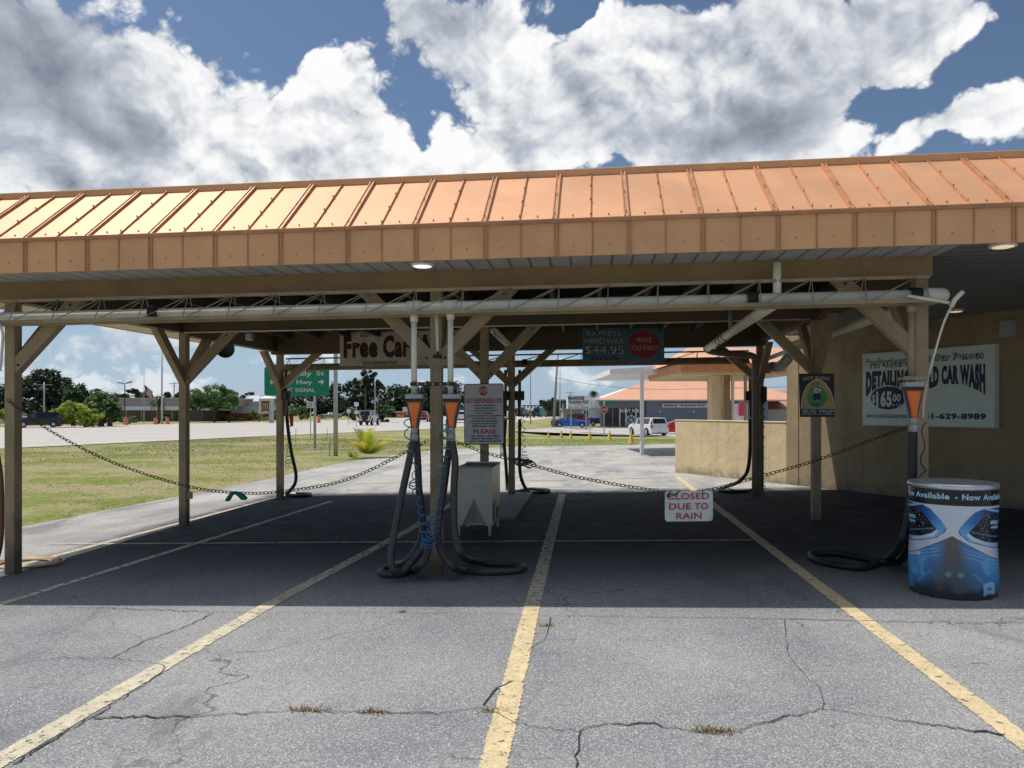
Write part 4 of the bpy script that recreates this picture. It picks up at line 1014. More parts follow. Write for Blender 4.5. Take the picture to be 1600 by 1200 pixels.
L('$', 232, 280, 680, 585, PG, .03, .008); L('165', 290, 485, 708, 545, PG, .05, .008); L('00', 495, 590, 650, 570, PG, .03, .008); L('& UP', 492, 600, 695, 672, PG, .0, .008)
L('www.touchofclasscarwash.com', 160, 760, 822, 770, NAVY, .0); L('941-629-8989', 790, 1432, 822, 760, NAVY, .05)

# ------------------------------------------------------------------ steel bin
bx = empty('steel_bin', (-1.55, 10.45, H(-1.55, 10.3)), 'double stainless steel waste bin on legs beside the second middle post', 'bin')
z0 = H(-1.55, 10.2); x0, x1, y0, y1 = -1.83, -1.33, 10.12, 10.98
zf, zt = z0+.14, z0+.93
fb = MB()                                             # folded front with an upper funnel dent and a lower wedge dent
fx_ = lambda u, v, d=0: Vector((lerp(x0, x1, u), y0+d, lerp(zf, zt, v)))
pts = dict(a=fx_(0, 0), b=fx_(1, 0), c=fx_(1, 1), d=fx_(0, 1), l=fx_(.16, .02, .012), r=fx_(.84, .02, .012), ap=fx_(.5, .47), al=fx_(.32, .22, .0), ar=fx_(.68, .22, .0), m=fx_(.5, .02, .13), tl=fx_(.06, .985), tr_=fx_(.94, .985), dl=fx_(.25, .82, .006), dr=fx_(.75, .82, .006))
k = list(pts); idx = {n: i for i, n in enumerate(k)}
F_ = lambda *n: tuple(idx[i] for i in n)
pts['l'] = fx_(.16, 0); pts['r'] = fx_(.84, 0); pts['m'] = fx_(.5, 0, .16); pts['tl'] = fx_(.04, .985, -.014); pts['tr_'] = fx_(.96, .985, -.014); pts['dl'] = fx_(.24, .80, -.001); pts['dr'] = fx_(.76, .80, -.001); pts['t1'] = fx_(.04, .995); pts['t2'] = fx_(.96, .995)
k = list(pts); idx = {n: i for i, n in enumerate(k)}
fb.add([pts[i] for i in k], [F_('a', 'l', 'ap', 'd'), F_('d', 'ap', 'c'), F_('c', 'ap', 'r', 'b'), F_('l', 'm', 'ap'), F_('m', 'r', 'ap'), F_('dl', 'dr', 'tr_', 'tl'), F_('tl', 'tr_', 't2', 't1'), F_('tl', 't1', 'dl'), F_('tr_', 'dr', 't2')])
fb.build('front_panel', STAIN, bx)
sh_ = MB(); sh_.box(x0, x0+.006, y0+.002, y1, zf, zt); sh_.box(x1-.006, x1, y0+.002, y0+.42, zf+.3, zt-.005); sh_.box(x1-.006, x1, y0+.44, y1, zf+.2, zt+.0); sh_.box(x0+.006, x1-.006, y1-.006, y1, zf, zt); sh_.box(x0+.006, x1-.006, y0+.42, y0+.44, zf, zt-.02); sh_.box(x0+.006, x1-.006, y0+.06, y1-.01, zf+.002, zf+.02)
sh_.build('side_panels', STAIN, bx)
sh_ = MB(); sh_.box(x1-.04, x1-.03, y0+.01, y1-.01, zf+.02, zf+.34); sh_.build('inner_sheet', M('dark opening steel', (.14, .12, .09), .5, .5, dirt=.5), bx)  # dark sheet just inside the open lower side
# hopper lip
mb = MB(); zz = zt
mb.add([(x0, y0, zz), (x1, y0, zz), (x1-.12, y0+.3, zz-.16), (x0+.12, y0+.3, zz-.16), (x0, y1, zz), (x1, y1, zz)], [(0, 1, 2, 3), (3, 2, 5, 4), (0, 3, 4), (1, 5, 2)]); mb.build('hopper', STAIN, bx)
MB().box(x0-.0, x1+.01, y1-.03, y1+.02, zt+.002, zt+.02).build('rear_rim', STEEL, bx)
for (lx, ly) in ((x0+.01, y0+.01), (x1-.06, y0+.01), (x1-.05, y1-.06), (x0+.01, y1-.06)):
    MB().box(lx, lx+.045, ly, ly+.006, H(lx, ly)-.005, zf+.0).box(lx, lx+.006, ly+.0065, ly+.045, H(lx, ly)-.005, zf).build('leg', STEEL, bx)

# ------------------------------------------------------------------ wrapped drum
dc = g(1488, 938); dirv = Vector((0, 0, 0))-Vector((dc.x, dc.y, 0)); dirv.normalize()
RD = .345; cen = Vector((dc.x, dc.y, 0))-dirv*RD; zb_ = H(cen.x, cen.y); HD = .965
dr = empty('waste_drum', (cen.x, cen.y, zb_), 'waste drum in blue and white printed wrap with a silver lid, by the right post', 'drum')
def inpoly(x, y, P):
    c = False
    for (xa, ya), (xb, yb) in zip(P, P[1:]+P[:1]):
        if (ya > y) != (yb > y) and x < (xb-xa)*(y-ya)/(yb-ya)+xa: c = not c
    return c
def mixc(a, b, t): t = max(0., min(1., t)); return tuple(p+(q-p)*t for p, q in zip(a, b))
def segd(x, y, P):
    best = 1e9
    for (xa, ya), (xb, yb) in zip(P, P[1:]):
        L2 = (xb-xa)**2+(yb-ya)**2; t = max(0, min(1, ((x-xa)*(xb-xa)+(y-ya)*(yb-ya))/L2)); best = min(best, math.hypot(x-xa-t*(xb-xa), y-ya-t*(yb-ya)))
    return best
CW, CK, CD, CB, CP, CG = (.66, .71, .78), (.010, .011, .015), (.015, .07, .22), (.05, .27, .62), (.30, .57, .86), (.12, .115, .105)
EYE = [(60, 262), (262, 268), (330, 300), (400, 380), (452, 450), (457, 475), (440, 505), (370, 560), (190, 612), (60, 640)]
DRK = [(60, 345), (150, 335), (215, 318), (262, 355), (320, 425), (368, 478), (370, 498), (325, 532), (230, 572), (60, 610)]
RING = [(60, 612), (230, 574), (327, 534), (374, 494), (392, 508), (350, 556), (190, 612), (60, 650)]
CURVE = [(60, 660), (190, 622), (372, 568), (446, 505), (462, 470)]
STRIPES = [[(60, 305), (235, 258), (255, 268), (60, 335)], [(60, 262), (150, 258), (160, 264), (60, 285)], [(115, 385), (188, 378), (192, 412), (118, 420)], [(110, 432), (190, 434), (180, 452), (110, 462)]]
def hsh(x, y): v = math.sin(x*12.9898+y*78.233)*43758.5453; return v-math.floor(v)
def wrapcol(x, y):
    if y > 1088+14*math.sin(x*.02): return (.05, .055, .06)
    if y < 256: return CK
    xm = x if x < 513 else 1026-x; ym = y if x < 513 else y-14
    ve = 540+(513-xm)*.545+max(0, 330-xm)*.05
    if y > ve:
        if y < ve+6: return CK
        ax = abs(x-513); nz = math.sin(x*.013+y*.021)+.6*math.sin(x*.031-y*.017)
        c = mixc(CB, (.10, .36, .70), (ax-200)/200)
        c = mixc(c, (.035, .13, .27), math.exp(-((ax-150)/110)**2)*.6*max(0, min(1, (y-760)/120)))
        core = math.exp(-(ax/(75+max(0, y-560)*.32))**2)
        c = mixc(c, mixc(CG, (.06, .10, .14), (y-640)/250), core*1.15)
        c = mixc(c, (.05, .06, .07), (y-930+40*nz)/130*(1 if ax < 330 else .5))
        for k, o_ in enumerate((38, 66, 100)):
            q = y-(ve*.55+.45*(640+o_))-o_*.6
            c = mixc(c, (.45, .66, .85), .55*math.exp(-(q/4.)**2)*max(0, min(1, (ax-70)/90)))
        c = mixc(c, (.12, .38, .62), .6*math.exp(-((abs(ax-(y-700)*.9-20))/16)**2)*(1 if 880 < y < 1010 else 0))
        if math.hypot(x-480, y-895) < 27 or math.hypot(x-584, y-895) < 27: c = mixc(c, (.22, .38, .44), .55)
        if inpoly(x, y, [(115, 580), (180, 570), (212, 738), (120, 750)]): c = (.13, .40, .74) if not inpoly(x, y, [(130, 630), (146, 628), (146, 660), (160, 658), (162, 690), (130, 700)]) else (.50, .66, .82)
        if inpoly(x, y, [(120, 748), (232, 720), (238, 752), (120, 785)]): c = (.52, .62, .74)
        if inpoly(x, y, [(130, 800), (165, 795), (175, 870), (200, 868), (200, 792), (215, 790), (218, 950), (175, 952), (140, 930)]) or inpoly(x, y, [(218, 800), (290, 770), (284, 800), (262, 806), (282, 945), (236, 948)]): c = (.12, .40, .74)
        if inpoly(x, y, [(770, 980), (830, 955), (862, 975), (866, 1120), (780, 1142)]): c = (.33, .60, .84) if not ((1005 < y < 1040 and 806 < x < 836) or (1060 < y < 1098 and 806 < x < 838)) else (.09, .28, .50)
        if inpoly(x, y, [(752, 770), (800, 745), (868, 700), (885, 860), (800, 900), (770, 850)]): c = mixc(c, (.16, .44, .78), .7)
        return c
    if segd(xm, ym, CURVE) < 4: return CD
    for P in STRIPES:
        if inpoly(xm, ym, P): return (.34, .56, .80)
    if inpoly(xm, ym, RING): return mixc((.30, .50, .80), (.66, .76, .88), (xm-120)/200)
    if inpoly(xm, ym, DRK):
        if hsh(round(xm/6), round(ym/6)) > .965: return (.40, .45, .5)
        if segd(xm, ym, [(60, 560), (220, 510), (345, 482)]) < 7: return (.06, .16, .30)
        return CK
    if inpoly(xm, ym, EYE):
        if ym < 330 and xm < 250: return mixc(CK, CD, (xm-100)/150)
        return mixc(mixc((.02, .10, .34), (.05, .25, .62), (xm-260)/140), (.16, .47, .84), (ym-400)/110)
    return mixc(CW, (.52, .62, .75), (abs(x-513)-250)/180)
base_a = math.atan2(dirv.y, dirv.x)
def cyl(a, z, r): return Vector((cen.x+math.cos(base_a+a)*r, cen.y+math.sin(base_a+a)*r, zb_+z))
NA, NZ = 420, 240; mb = MB(); cols = []
for j in range(NZ+1):
    z = HD*.995*j/NZ; bulge = .006*math.sin(z*9)-.012*max(0, .06-z)/.06; y = 1130-j/NZ*1050
    for i in range(NA):
        a = 2*math.pi*i/NA; wr_ = .0025*math.sin(a*9+z*4)*math.sin(z*17+a*3)
        mb.v.append(cyl(a, z, RD+bulge+wr_+.006*math.sin(i*.21)*max(0, .2-z)/.2))
        aa = a-2*math.pi if a > math.pi else a
        if abs(aa) > math.pi/2: aa = math.copysign(math.pi-abs(aa), aa)
        cols += list(wrapcol(513+395*math.sin(aa), y))+[1.]
for j in range(NZ):
    for i in range(NA): mb.f.append([j*NA+i, j*NA+(i+1) % NA, (j+1)*NA+(i+1) % NA, (j+1)*NA+i]); mb.mi.append(0); mb.sm.append(True)
WRAP = bpy.data.materials.new('printed wrap'); WRAP.use_nodes = True; t = NT(WRAP.node_tree); b_n = t.n['Principled BSDF']
at_ = t.node('ShaderNodeAttribute', attribute_name='print'); P_ = t.node('ShaderNodeTexCoord').outputs['Object']
scuf = t.m('MULTIPLY', t.ss(t.noise(t.vm('MULTIPLY', P_, (4., 4., 14.)), 3, 9, .75), .62, .72), .45)
t.put(b_n.inputs['Base Color'], t.mix(scuf, at_.outputs['Color'], (.30, .31, .32))); t.put(b_n.inputs['Roughness'], t.m('ADD', .22, t.m('MULTIPLY', scuf, .6)))
wr = mb.build('printed_wrap', WRAP, dr)
ca = wr.data.color_attributes.new('print', 'FLOAT_COLOR', 'POINT'); ca.data.foreach_set('color', cols)
MB().lathe([(.05, HD+.012), (.2, HD+.02), (RD-.03, HD+.016), (RD+.008, HD+.012), (RD+.014, HD-.005), (RD+.012, HD-.03), (RD-.002, HD-.035)][::-1], (cen.x, cen.y, zb_), 48).build('lid', M('silver lid', (.62, .65, .70), .3, .7, bump=.2, bscale=14), dr)
def wm(uu, vv):
    return cyl(math.asin(max(-1, min(1, (uu-506)/395))), (1130-vv)/1050*HD, RD+.009)
NB = M('band letters', (.42, .62, .80), .4); frd = Frame((0, 0, 0), (1, 0, 0), (0, 0, 1))
dd = lambda u: 506+395*math.sin(u)
for s_, u0, u1 in (('Now', -1.28, -.95), ('Available', -.90, -.06), ('•', .06, .11), ('Now', .2, .62), ('Available', .68, 1.45)):
    vs, fs = textmesh(s_, .04); xs = [v[0] for v in vs]; ys = [v[1] for v in vs]; sp_ = max(xs)-min(xs)
    y0_, y1_ = (205, 150) if s_ != '•' else (196, 176)
    out = [cyl(lerp(u0, u1, (x-min(xs))/sp_), (1130-lerp(y0_, y1_, (y-min(ys))/(max(ys)-min(ys))))/1050*HD, RD+.010) for x, y, z in vs]
    MB().add(out, fs).build('lettering', NB, dr)

# ------------------------------------------------------------------ rear entrance canopy beyond the low wall
ec = empty('entrance_canopy', gd(1060, 27), 'white and orange roofed entrance canopy standing behind the low stucco wall', 'canopy', rz=YAW)
def lc(px, py, d, root): # point in the local frame of a root turned by YAW
    return Matrix.Rotation(-root.rotation_euler.z, 3, 'Z') @ (atd(px, py, d)-root.location)
def lbox(root, name, px0, px1, py0, py1, d0, d1, mat, bevel=0, dref=None):
    a = lc(px0, py0, dref or d0, root); b = lc(px1, py1, dref or d0, root)
    base = lc(800, 640, d0, root).y; back = base+(d1-d0)
    return MB().box(min(a.x, b.x), max(a.x, b.x), base, back, min(a.z, b.z), max(a.z, b.z)).build(name, mat, root, local=True, bevel=bevel)
PEACH = M('peach roof tiles', (.62, .35, .22), .7, var=.08, scale=1.); OCEAN = M('orange fascia boards', (.60, .27, .12), .6)
sl_ = MB(); a0 = lc(953, 585, 26, ec); a1 = lc(1070, 583, 26, ec)
top0, top1 = lc(953, 577, 26, ec), lc(1070, 569.5, 26, ec)
sl_.add([a0, a1, a1+Vector((0, 6, 0)), a0+Vector((0, 6, 0)), top0, top1, top1+Vector((0, 6, 0)), top0+Vector((0, 6, 0))], [(0, 3, 2, 1), (4, 5, 6, 7), (0, 1, 5, 4), (1, 2, 6, 5), (2, 3, 7, 6), (3, 0, 4, 7)]); sl_.build('white_roof', WHITE, ec, local=True)
lbox(ec, 'fascia', 1064, 1245, 567, 581, 22.5, 28, OCEAN); lbox(ec, 'soffit', 1064, 1245, 581.2, 585.5, 22.7, 28, STUC)
rp_ = MB(); b0, b1 = lc(1056, 566.8, 22.3, ec), lc(1260, 566.8, 22.3, ec)
rp_.add([b0, b1, b1+Vector((0, 2.2, .62)), b0+Vector((.9, 2.2, .62)), b0+Vector((0, 6, 0)), b1+Vector((0, 6, 0))], [(0, 1, 2, 3), (0, 3, 4), (3, 2, 5, 4)]); rp_.build('roof', PEACH, ec, local=True)
pb = g(1003, 711); lb = Matrix.Rotation(-YAW, 3, 'Z') @ (pb-ec.location)
MB().box(lb.x-.06, lb.x+.06, lb.y-.06, lb.y+.06, lb.z-.05, lc(1003, 582, 26, ec).z).build('post', WHITE, ec, local=True, bevel=.01)
lbox(ec, 'column', 1112, 1141, 586, 700, 23, 23.5, STUC, .02); lbox(ec, 'column_shade', 1133, 1141, 586.5, 700, 22.9, 22.99, BROWN)  # brown strip put on the column face as its shade
for x in (1108, 1145.5, 1165.5): lbox(ec, 'post', x-1.8, x+1.8, 582, 700, 24.4 if x < 1120 else 22.85, 24.5 if x < 1120 else 22.95, TAN if x != 1145.5 else CREAM)

# ------------------------------------------------------------------ background buildings
def broot(name, px, d, label, cat, group=None, rz=None): return empty(name, gd(px, d), label, cat, group, YAW if rz is None else rz)
GRYB = M('blue grey wall', (.18, .205, .255), .8, var=.05, scale=.4); DGL = M('dark shop glass', (.02, .025, .03), .1); RTILE = M('peach hip roof', (.68, .36, .235), .75, var=.06, scale=.5)
mr = broot('boat_shop', 1040, 104, 'blue grey shop with peach orange hip roof selling boat parts', 'building')
lbox(mr, 'wall', 1010, 1200, 624, 676, 104, 111, GRYB); lbox(mr, 'front_wall', 938, 1009.8, 625, 637, 104.5, 111, GRYB)
lbox(mr, 'shop_window', 944, 1009, 637.2, 668, 104.8, 106, DGL)
for x0, x1 in ((938, 945), (956, 958), (967.5, 969.5), (977, 979), (993, 995), (1005, 1009.5)): lbox(mr, 'mullion', x0, x1, 637.3, 672, 104.5, 104.75, WHITE if 960 < x0 < 1000 else GRYB)
hp = MB(); z_ = 104; q0 = lc(930, 625, 102.5, mr); q1 = lc(1262, 625, 102.5, mr); t0 = lc(1030, 589, 108, mr); t1 = lc(1142, 589, 108, mr)
q2_ = q1+Vector((0, 11, 0)); q3_ = q0+Vector((2, 11, 0))
hp.add([q0, q1, t1, t0, q2_, q3_], [(0, 1, 2, 3), (1, 4, 2), (4, 5, 3, 2), (5, 0, 3), (0, 5, 4, 1)]); hp.build('roof', RTILE, mr, local=True)
lbox(mr, 'eave', 931, 1240, 624, 626.5, 102.6, 104, GREYP)
frm = Frame(lc(0, 640, 103.9, mr), (1, 0, 0), (0, 0, 1))
def far_text(root, s_, px0, px1, py0, py1, d, mat, bold=.03):
    fr_ = Frame((0, lc(800, 640, d, root).y, 0), (1, 0, 0), (0, 0, 1)); a = lc(px0, py0, d, root); b = lc(px1, py1, d, root)
    return letter(root, fr_, s_, a.x, b.x, a.z, b.z, mat, bold, .02, local=True)
lbox(mr, 'name_board', 1035, 1105.5, 630.5, 636.5, 103.7, 103.9, WHITE); far_text(mr, 'MARINE TRADING POST', 1037, 1103.5, 635.3, 631.8, 103.6, SBLK, .04)
far_text(mr, 'BOAT PARTS', 968.5, 1006, 644.5, 639, 104.3, WHITE, .04)
whl = MB(); cw = lc(986, 656.5, 104.4, mr)
whl.tube([cw+Vector((math.cos(k*math.pi/10)*.62, 0, math.sin(k*math.pi/10)*.62)) for k in range(20)], .08, 6, closed=True)
for k in range(8): whl.bar(cw, cw+Vector((math.cos(k*math.pi/4)*.95, 0, math.sin(k*math.pi/4)*.95)), .08, .08, (0, 1, 0))
whl.build('ship_wheel_emblem', WHITE, mr, local=True)
for x in (1031, 1084): lbox(mr, 'wall_lamp', x-1, x+1, 642, 644, 103.8, 104, LAMPW)
sd = broot('red_roof_shop', 1215, 112, 'white walled shop with brown orange hip roof seen past the low wall', 'building')
lbox(sd, 'wall', 1165, 1262, 639, 664, 112, 125, WHITE)
hp = MB(); q0 = lc(1160, 639.5, 110.5, sd); q1 = lc(1290, 639.5, 110.5, sd); t0 = lc(1222, 609, 118, sd); t1 = lc(1260, 609, 118, sd)
hp.add([q0, q1, t1, t0, q1+Vector((0, 16, 0)), q0+Vector((0, 16, 0))], [(0, 1, 2, 3), (1, 4, 2), (4, 5, 3, 2), (5, 0, 3), (0, 5, 4, 1)]); hp.build('roof', M('brown hip roof', (.42, .235, .14), .8), sd, local=True)
rs = broot('red_sign', 1158, 80, 'red pentagonal shop sign on white pylon seen between the entrance posts', 'sign')
lbox(rs, 'pylon', 1146, 1168, 631, 668, 80, 80.8, SIGNW); q = lc(1160, 640, 79.8, rs)
MB().prism([(-.4, -.65), (.32, -.65), (.32, .55), (-.04, .95), (-.4, .55)], q, (1, 0, 0), (0, 0, 1), (0, -1, 0), .1).build('red_panel', M('sign crimson', (.55, .04, .09), .5), rs, local=True)
wh = broot('white_warehouse', 920, 140, 'long white metal warehouse behind the marine signboard', 'building')
lbox(wh, 'wall', 897, 948, 621, 658, 140, 160, striped('white cladding', (.72, .72, .70), 0, .8, depth=.25)); lbox(wh, 'lower_shed', 880, 948, 640, 662, 134, 139.9, M('shed grey', (.32, .33, .34), .7)); lbox(wh, 'shed_roof', 878, 950, 638.3, 640, 133.5, 140, GREYP)
gb = MB(); a = lc(930, 626, 139, wh); b = lc(995, 604, 139, wh); c = lc(995, 626, 139, wh); gb.add([a, b, c, a+Vector((0, 18, 0)), b+Vector((0, 18, 0)), c+Vector((0, 18, 0))], [(0, 2, 1), (3, 4, 5), (0, 1, 4, 3), (1, 2, 5, 4), (2, 0, 3, 5)]); gb.build('gable_roof', WHITE, wh, local=True)
gn = broot('green_building', 865, 210, 'distant dark green glass building beyond the traffic signals', 'building')
lbox(gn, 'wall', 856, 890, 626, 658, 210, 225, M('teal wall', (.05, .10, .10), .7)); lbox(gn, 'roof', 855, 891, 624, 626, 209, 226, M('pale roof', (.35, .42, .42), .7))
for x0, x1 in ((858, 864), (866, 872), (879, 880.5)): lbox(gn, 'window', x0, x1, 630, 650, 209.7, 210, DGL if x0 < 870 else WHITE)
# marine signboard
ms = broot('marine_signboard', 904, 92, 'white marine trading post signboard on two posts above the parked cars', 'sign')
lbox(ms, 'panel', 887, 921.5, 618, 638.5, 92, 92.2, SIGNW); lbox(ms, 'frame', 886.5, 922, 638.6, 639.4, 91.9, 92.3, GREYP)
for x in (892.5, 916): lbox(ms, 'post', x-.9, x+.9, 639.5, 672, 92, 92.2, GREYP)
far_text(ms, 'MARINE', 888, 913, 625, 619.5, 91.95, NAVY, .03); far_text(ms, 'TRADING POST', 888, 920.5, 631, 626, 91.95, NAVY, .03); far_text(ms, 'R.V. & BOAT', 898, 914, 634, 632, 91.95, SBLK, 0); far_text(ms, 'BUY - SELL - TRADE', 888.5, 919, 637.5, 635.3, 91.95, SBLK, 0)
lb_ = MB(); 
for x in (880, 945): pass
# strip mall on the left
MALLW = M('mall wall', (.24, .21, .19), .8); MALLT = M('mall parapet', (.33, .29, .27), .8); MALLS = M('mall awning', (.45, .48, .54), .5)
ml = broot('strip_mall', 250, 128, 'long low grey brown shopping block with pale metal awning across the highway', 'building')
lbox(ml, 'wall', 168, 318, 636, 662, 128, 150, MALLW); lbox(ml, 'parapet', 168, 360, 623.5, 634.5, 126.5, 150, MALLT); lbox(ml, 'coping', 167, 361, 621.5, 623.4, 126.3, 150.2, M('mall coping', (.36, .40, .40), .6)); lbox(ml, 'awning', 168, 362, 634.6, 641, 125.5, 127.9, striped('awning seams', (.66, .72, .82), 0, .9, depth=.3))
for x0, x1, m_ in ((253, 264, DGL), (255, 263, WHITE), (266, 275, M('mall mural green', (.16, .2, .12), .7))): lbox(ml, 'shop_window', x0, x1, 648 if m_ is DGL else 651 if m_ is WHITE else 645, 660 if m_ is not WHITE else 653, 127.6 if m_ is WHITE else 127.8, 127.7 if m_ is WHITE else 127.95, m_)
for i in range(6): lbox(ml, 'pillar', 172+i*24, 174+i*24, 641.2, 662, 126.2, 126.5, MALLT)
ff = broot('fast_food_building', 360, 134, 'low yellow and red restaurant with pale grey roof beyond the parking lot tree', 'building')
lbox(ff, 'wall', 318, 402, 646, 660, 134, 146, M('ochre wall', (.60, .36, .12), .8)); lbox(ff, 'roof', 360, 404, 634, 645.8, 133, 147, MALLS); lbox(ff, 'parapet', 366, 404, 627, 633.9, 134, 147, MALLT); lbox(ff, 'red_band', 328, 400, 646.2, 652, 133.7, 133.95, M('brick red', (.42, .11, .05), .8))
for x in (322, 344, 360, 384): lbox(ff, 'window', x, x+9, 652.3, 658, 133.7, 133.95, DGL)
rp2 = MB(); q = lc(370, 628, 136, ff); rp2.add([q, q+Vector((4.5, 0, 0)), q+Vector((3., 3, 1.2)), q+Vector((1.4, 3, 1.2)), q+Vector((4.5, 6, 0)), q+Vector((0, 6, 0))], [(0, 1, 2, 3), (1, 4, 2), (4, 5, 3, 2), (5, 0, 3)]); rp2.build('roof_cupola', MALLS, ff, local=True)
pyl = broot('restaurant_pylon', 415, 112, 'pale pylon sign with a brown square and yellow double arch letter', 'sign')
PYL = M('pylon grey', (.52, .52, .48), .7)
lbox(pyl, 'pylon', 404, 425, 644, 646, 112, 113, PYL)
for x0, x1 in ((404.5, 408.2), (420.5, 424.5)): lbox(pyl, 'leg', x0, x1, 626.1, 643.9 if x0 < 410 else 664, 112, 113, PYL)
lbox(pyl, 'crossbeam', 404.5, 424.5, 622.5, 626, 111.8, 113.2, PYL); cp = MB(); q0 = lc(401.5, 622.4, 111.2, pyl); q1 = lc(428, 622.4, 111.2, pyl); tp_ = (q0+q1)/2+Vector((0, 1.2, .45))
cp.add([q0, q1, q1+Vector((0, 2.4, 0)), q0+Vector((0, 2.4, 0)), tp_], [(0, 1, 4), (1, 2, 4), (2, 3, 4), (3, 0, 4), (0, 3, 2, 1)]); cp.build('cap', SIGNW, pyl, local=True)
lbox(pyl, 'brown_panel', 408.6, 420.2, 626.3, 642, 111.9, 112.6, M('sign brown', (.10, .065, .04), .6))
YA = M('arch gold', (.75, .45, .08), .5); ar = MB(); q = lc(414.6, 640, 111.8, pyl)
for cx in (-.19, .19):
    ar.tube([q+Vector((cx+.19*math.cos(a), 0, .05+.85*math.sin(a)**.8 if math.sin(a) > 0 else .05)) for a in [math.pi*k/14 for k in range(15)]], .05, 6)
ar.build('arch_letter', YA, pyl, local=True)
lo = broot('roadside_shop', 622, 190, 'low pale roadside shop with red board beyond the highway', 'building')
lbox(lo, 'wall', 600, 640, 648, 660, 190, 200, MALLT); lbox(lo, 'roof', 598, 640, 643, 647.9, 189, 201, M('shop roof', (.40, .38, .36), .7)); lbox(lo, 'gable', 629, 641, 636, 642.9, 189.5, 195, SIGNW); lbox(lo, 'red_board', 617, 634, 645, 653, 186, 186.3, SRED); far_text(lo, 'SALE', 620, 631, 651, 647, 185.9, SIGNW, .02); lbox(lo, 'board_base', 619, 631, 653.1, 657, 186, 186.3, WHITE)

# ------------------------------------------------------------------ signs and poles
GALV = M('galvanised pole', (.42, .44, .46), .5, .3); POLEW = M('weathered wood pole', (.30, .28, .25), .9); ALU = M('brushed pole', (.55, .56, .57), .5, .2)
gp = g(490, 702); gs = empty('guide_sign', gp, 'large green highway guide sign with white street names on two grey posts', 'road sign', rz=YAW)
D_ = (gp-Vector((0, 0, CH))).dot(Vector((-sy_, cy_, 0)))
frs = Frame(lc(413, 618.5, D_-.1, gs), (1, 0, 0), (0, 0, 1)); W_ = 101/F*D_; h_ = 45.5/F*D_
board(gs, frs, W_, h_, .03, GREEN, radius=.12, local=True)
U = lambda x: (x-85)/(758-85)*W_; V = lambda y: (527-y)/(527-230)*h_
for s_, x0, x1, y0, y1 in (('Parmely', 215, 575, 340, 275), ('St', 625, 705, 320, 275), ('Kings', 150, 370, 425, 365), ('Hwy', 420, 580, 425, 365), ('NEXT', 270, 378, 488, 448), ('SIGNAL', 408, 612, 488, 448)):
    letter(gs, frs, s_, U(x0), U(x1), V(y0), V(y1), SIGNW, .012, .012, local=True)
for P in ([(138, 302), (178, 280), (178, 325)], [(645, 378), (680, 378), (672, 362), (685, 362), (706, 385), (685, 410), (672, 410), (680, 393), (645, 393)]):
    MB().prism([(U(x), V(y)) for x, y in P], frs(0, 0, .004), frs.u, frs.v, frs.n, .008).build('arrow', SIGNW, gs, local=True)
for x in (436, 491.5):
    q = lc(x, 640, D_, gs); MB().tube([(q.x, 0.06, -.2), (q.x, .06, frs.o.z+.8*h_)], .065, 12).build('post', GALV, gs, local=True)
MB().lathe([(.45, -.05), (.42, .02), (.3, .03)], (0, 0.06, 0), 16).build('footing', CONC, gs, local=True)
def pole(name, px, d, h, r, mat, label, cat='pole', top=None, lean=0, group=None):
    o = empty(name, gd(px, d), label, cat, group, YAW)
    MB().tube([(0, 0, -.3), (lean*.5, 0, h*.5), (lean, 0, h)], [r, r*.88, r*.72], 12).build('pole', mat, o, local=True)
    if top: top(o, h)
    return o
b_ = g(524, 712)
D2 = b_.x*(-sy_)+b_.y*cy_
def street_arm(o, h): MB().tube(spline([(0, 0, h-.1), (.3, 0, h+.2), (1.4, 0, h+.35)], 4), .04, 8).build('arm', GALV, o, local=True); MB().box(1.2, 1.8, -.12, .12, h+.28, h+.42).build('lamp_head', GREYP, o, local=True, bevel=.03)
pole('street_light', 524.5, D2, 8.0, .095, GALV, 'thick grey street light pole rising from the grass right of the guide sign', 'street light', street_arm)
def cobra(o, h): MB().box(-.05, .75, -.12, .12, h-.1, h+.05).build('lamp_head', GREYP, o, local=True, bevel=.04)
pole('street_light', 253, 104, 10.9, .13, ALU, 'tall slim street light in front of the grey shopping block', 'street light', cobra)
pole('street_light', 829, 100, 11, .08, GALV, 'thin grey light pole standing left of the leaning timber pole', 'street light', cobra)
pole('street_light', 875, 150, 11.0, .1, GALV, 'distant street light right behind the leaning timber pole', 'street light', cobra)
def twin(o, h):
    for s_ in (-1, 1): MB().bar((0, 0, h-.15), (s_*.35, 0, h-.02), .06, .06).bar((s_*.3, 0, h-.05), (s_*1., 0, h+.17 if s_ > 0 else h+.02), .3, .14).build('lamp_head', IRON, o, local=True)
    MB().box(-.28, .28, -.25, .25, -.2, .9).build('base', CONC, o, local=True, bevel=.05)
pole('parking_lamp', 195, 108, 5.2+.6, .08, IRON, 'black twin headed parking lot lamp beside the flagpole', 'street light', twin)
def flag(o, h):
    mb = MB(); n = 13
    for i in range(n):
        z1_ = h-.05-i*.115; x1_ = .08
        for k in range(6):
            xa, xb = .05+k*.16+i*.02, .05+(k+1)*.16+i*.02; ya, yb = .09*math.sin(k*1.1), .09*math.sin((k+1)*1.1); dr_ = .11
            mi = 2 if (i < 7 and k < 2) else (0 if i % 2 == 0 else 1)
            mb.add([(xa, ya, z1_-k*dr_), (xb, yb, z1_-(k+1)*dr_), (xb, yb, z1_-.115-(k+1)*dr_), (xa, ya, z1_-.115-k*dr_)], [(0, 1, 2, 3)], mi)
    mb.build('flag', [SRED, SIGNW, NAVY], o, local=True); MB().lathe([(.02, h), (.07, h+.05), (.07, h+.1), (.01, h+.16)], (0, 0, 0), 10).build('finial', YA, o, local=True)
    o.children[-2].location.z = -1.6
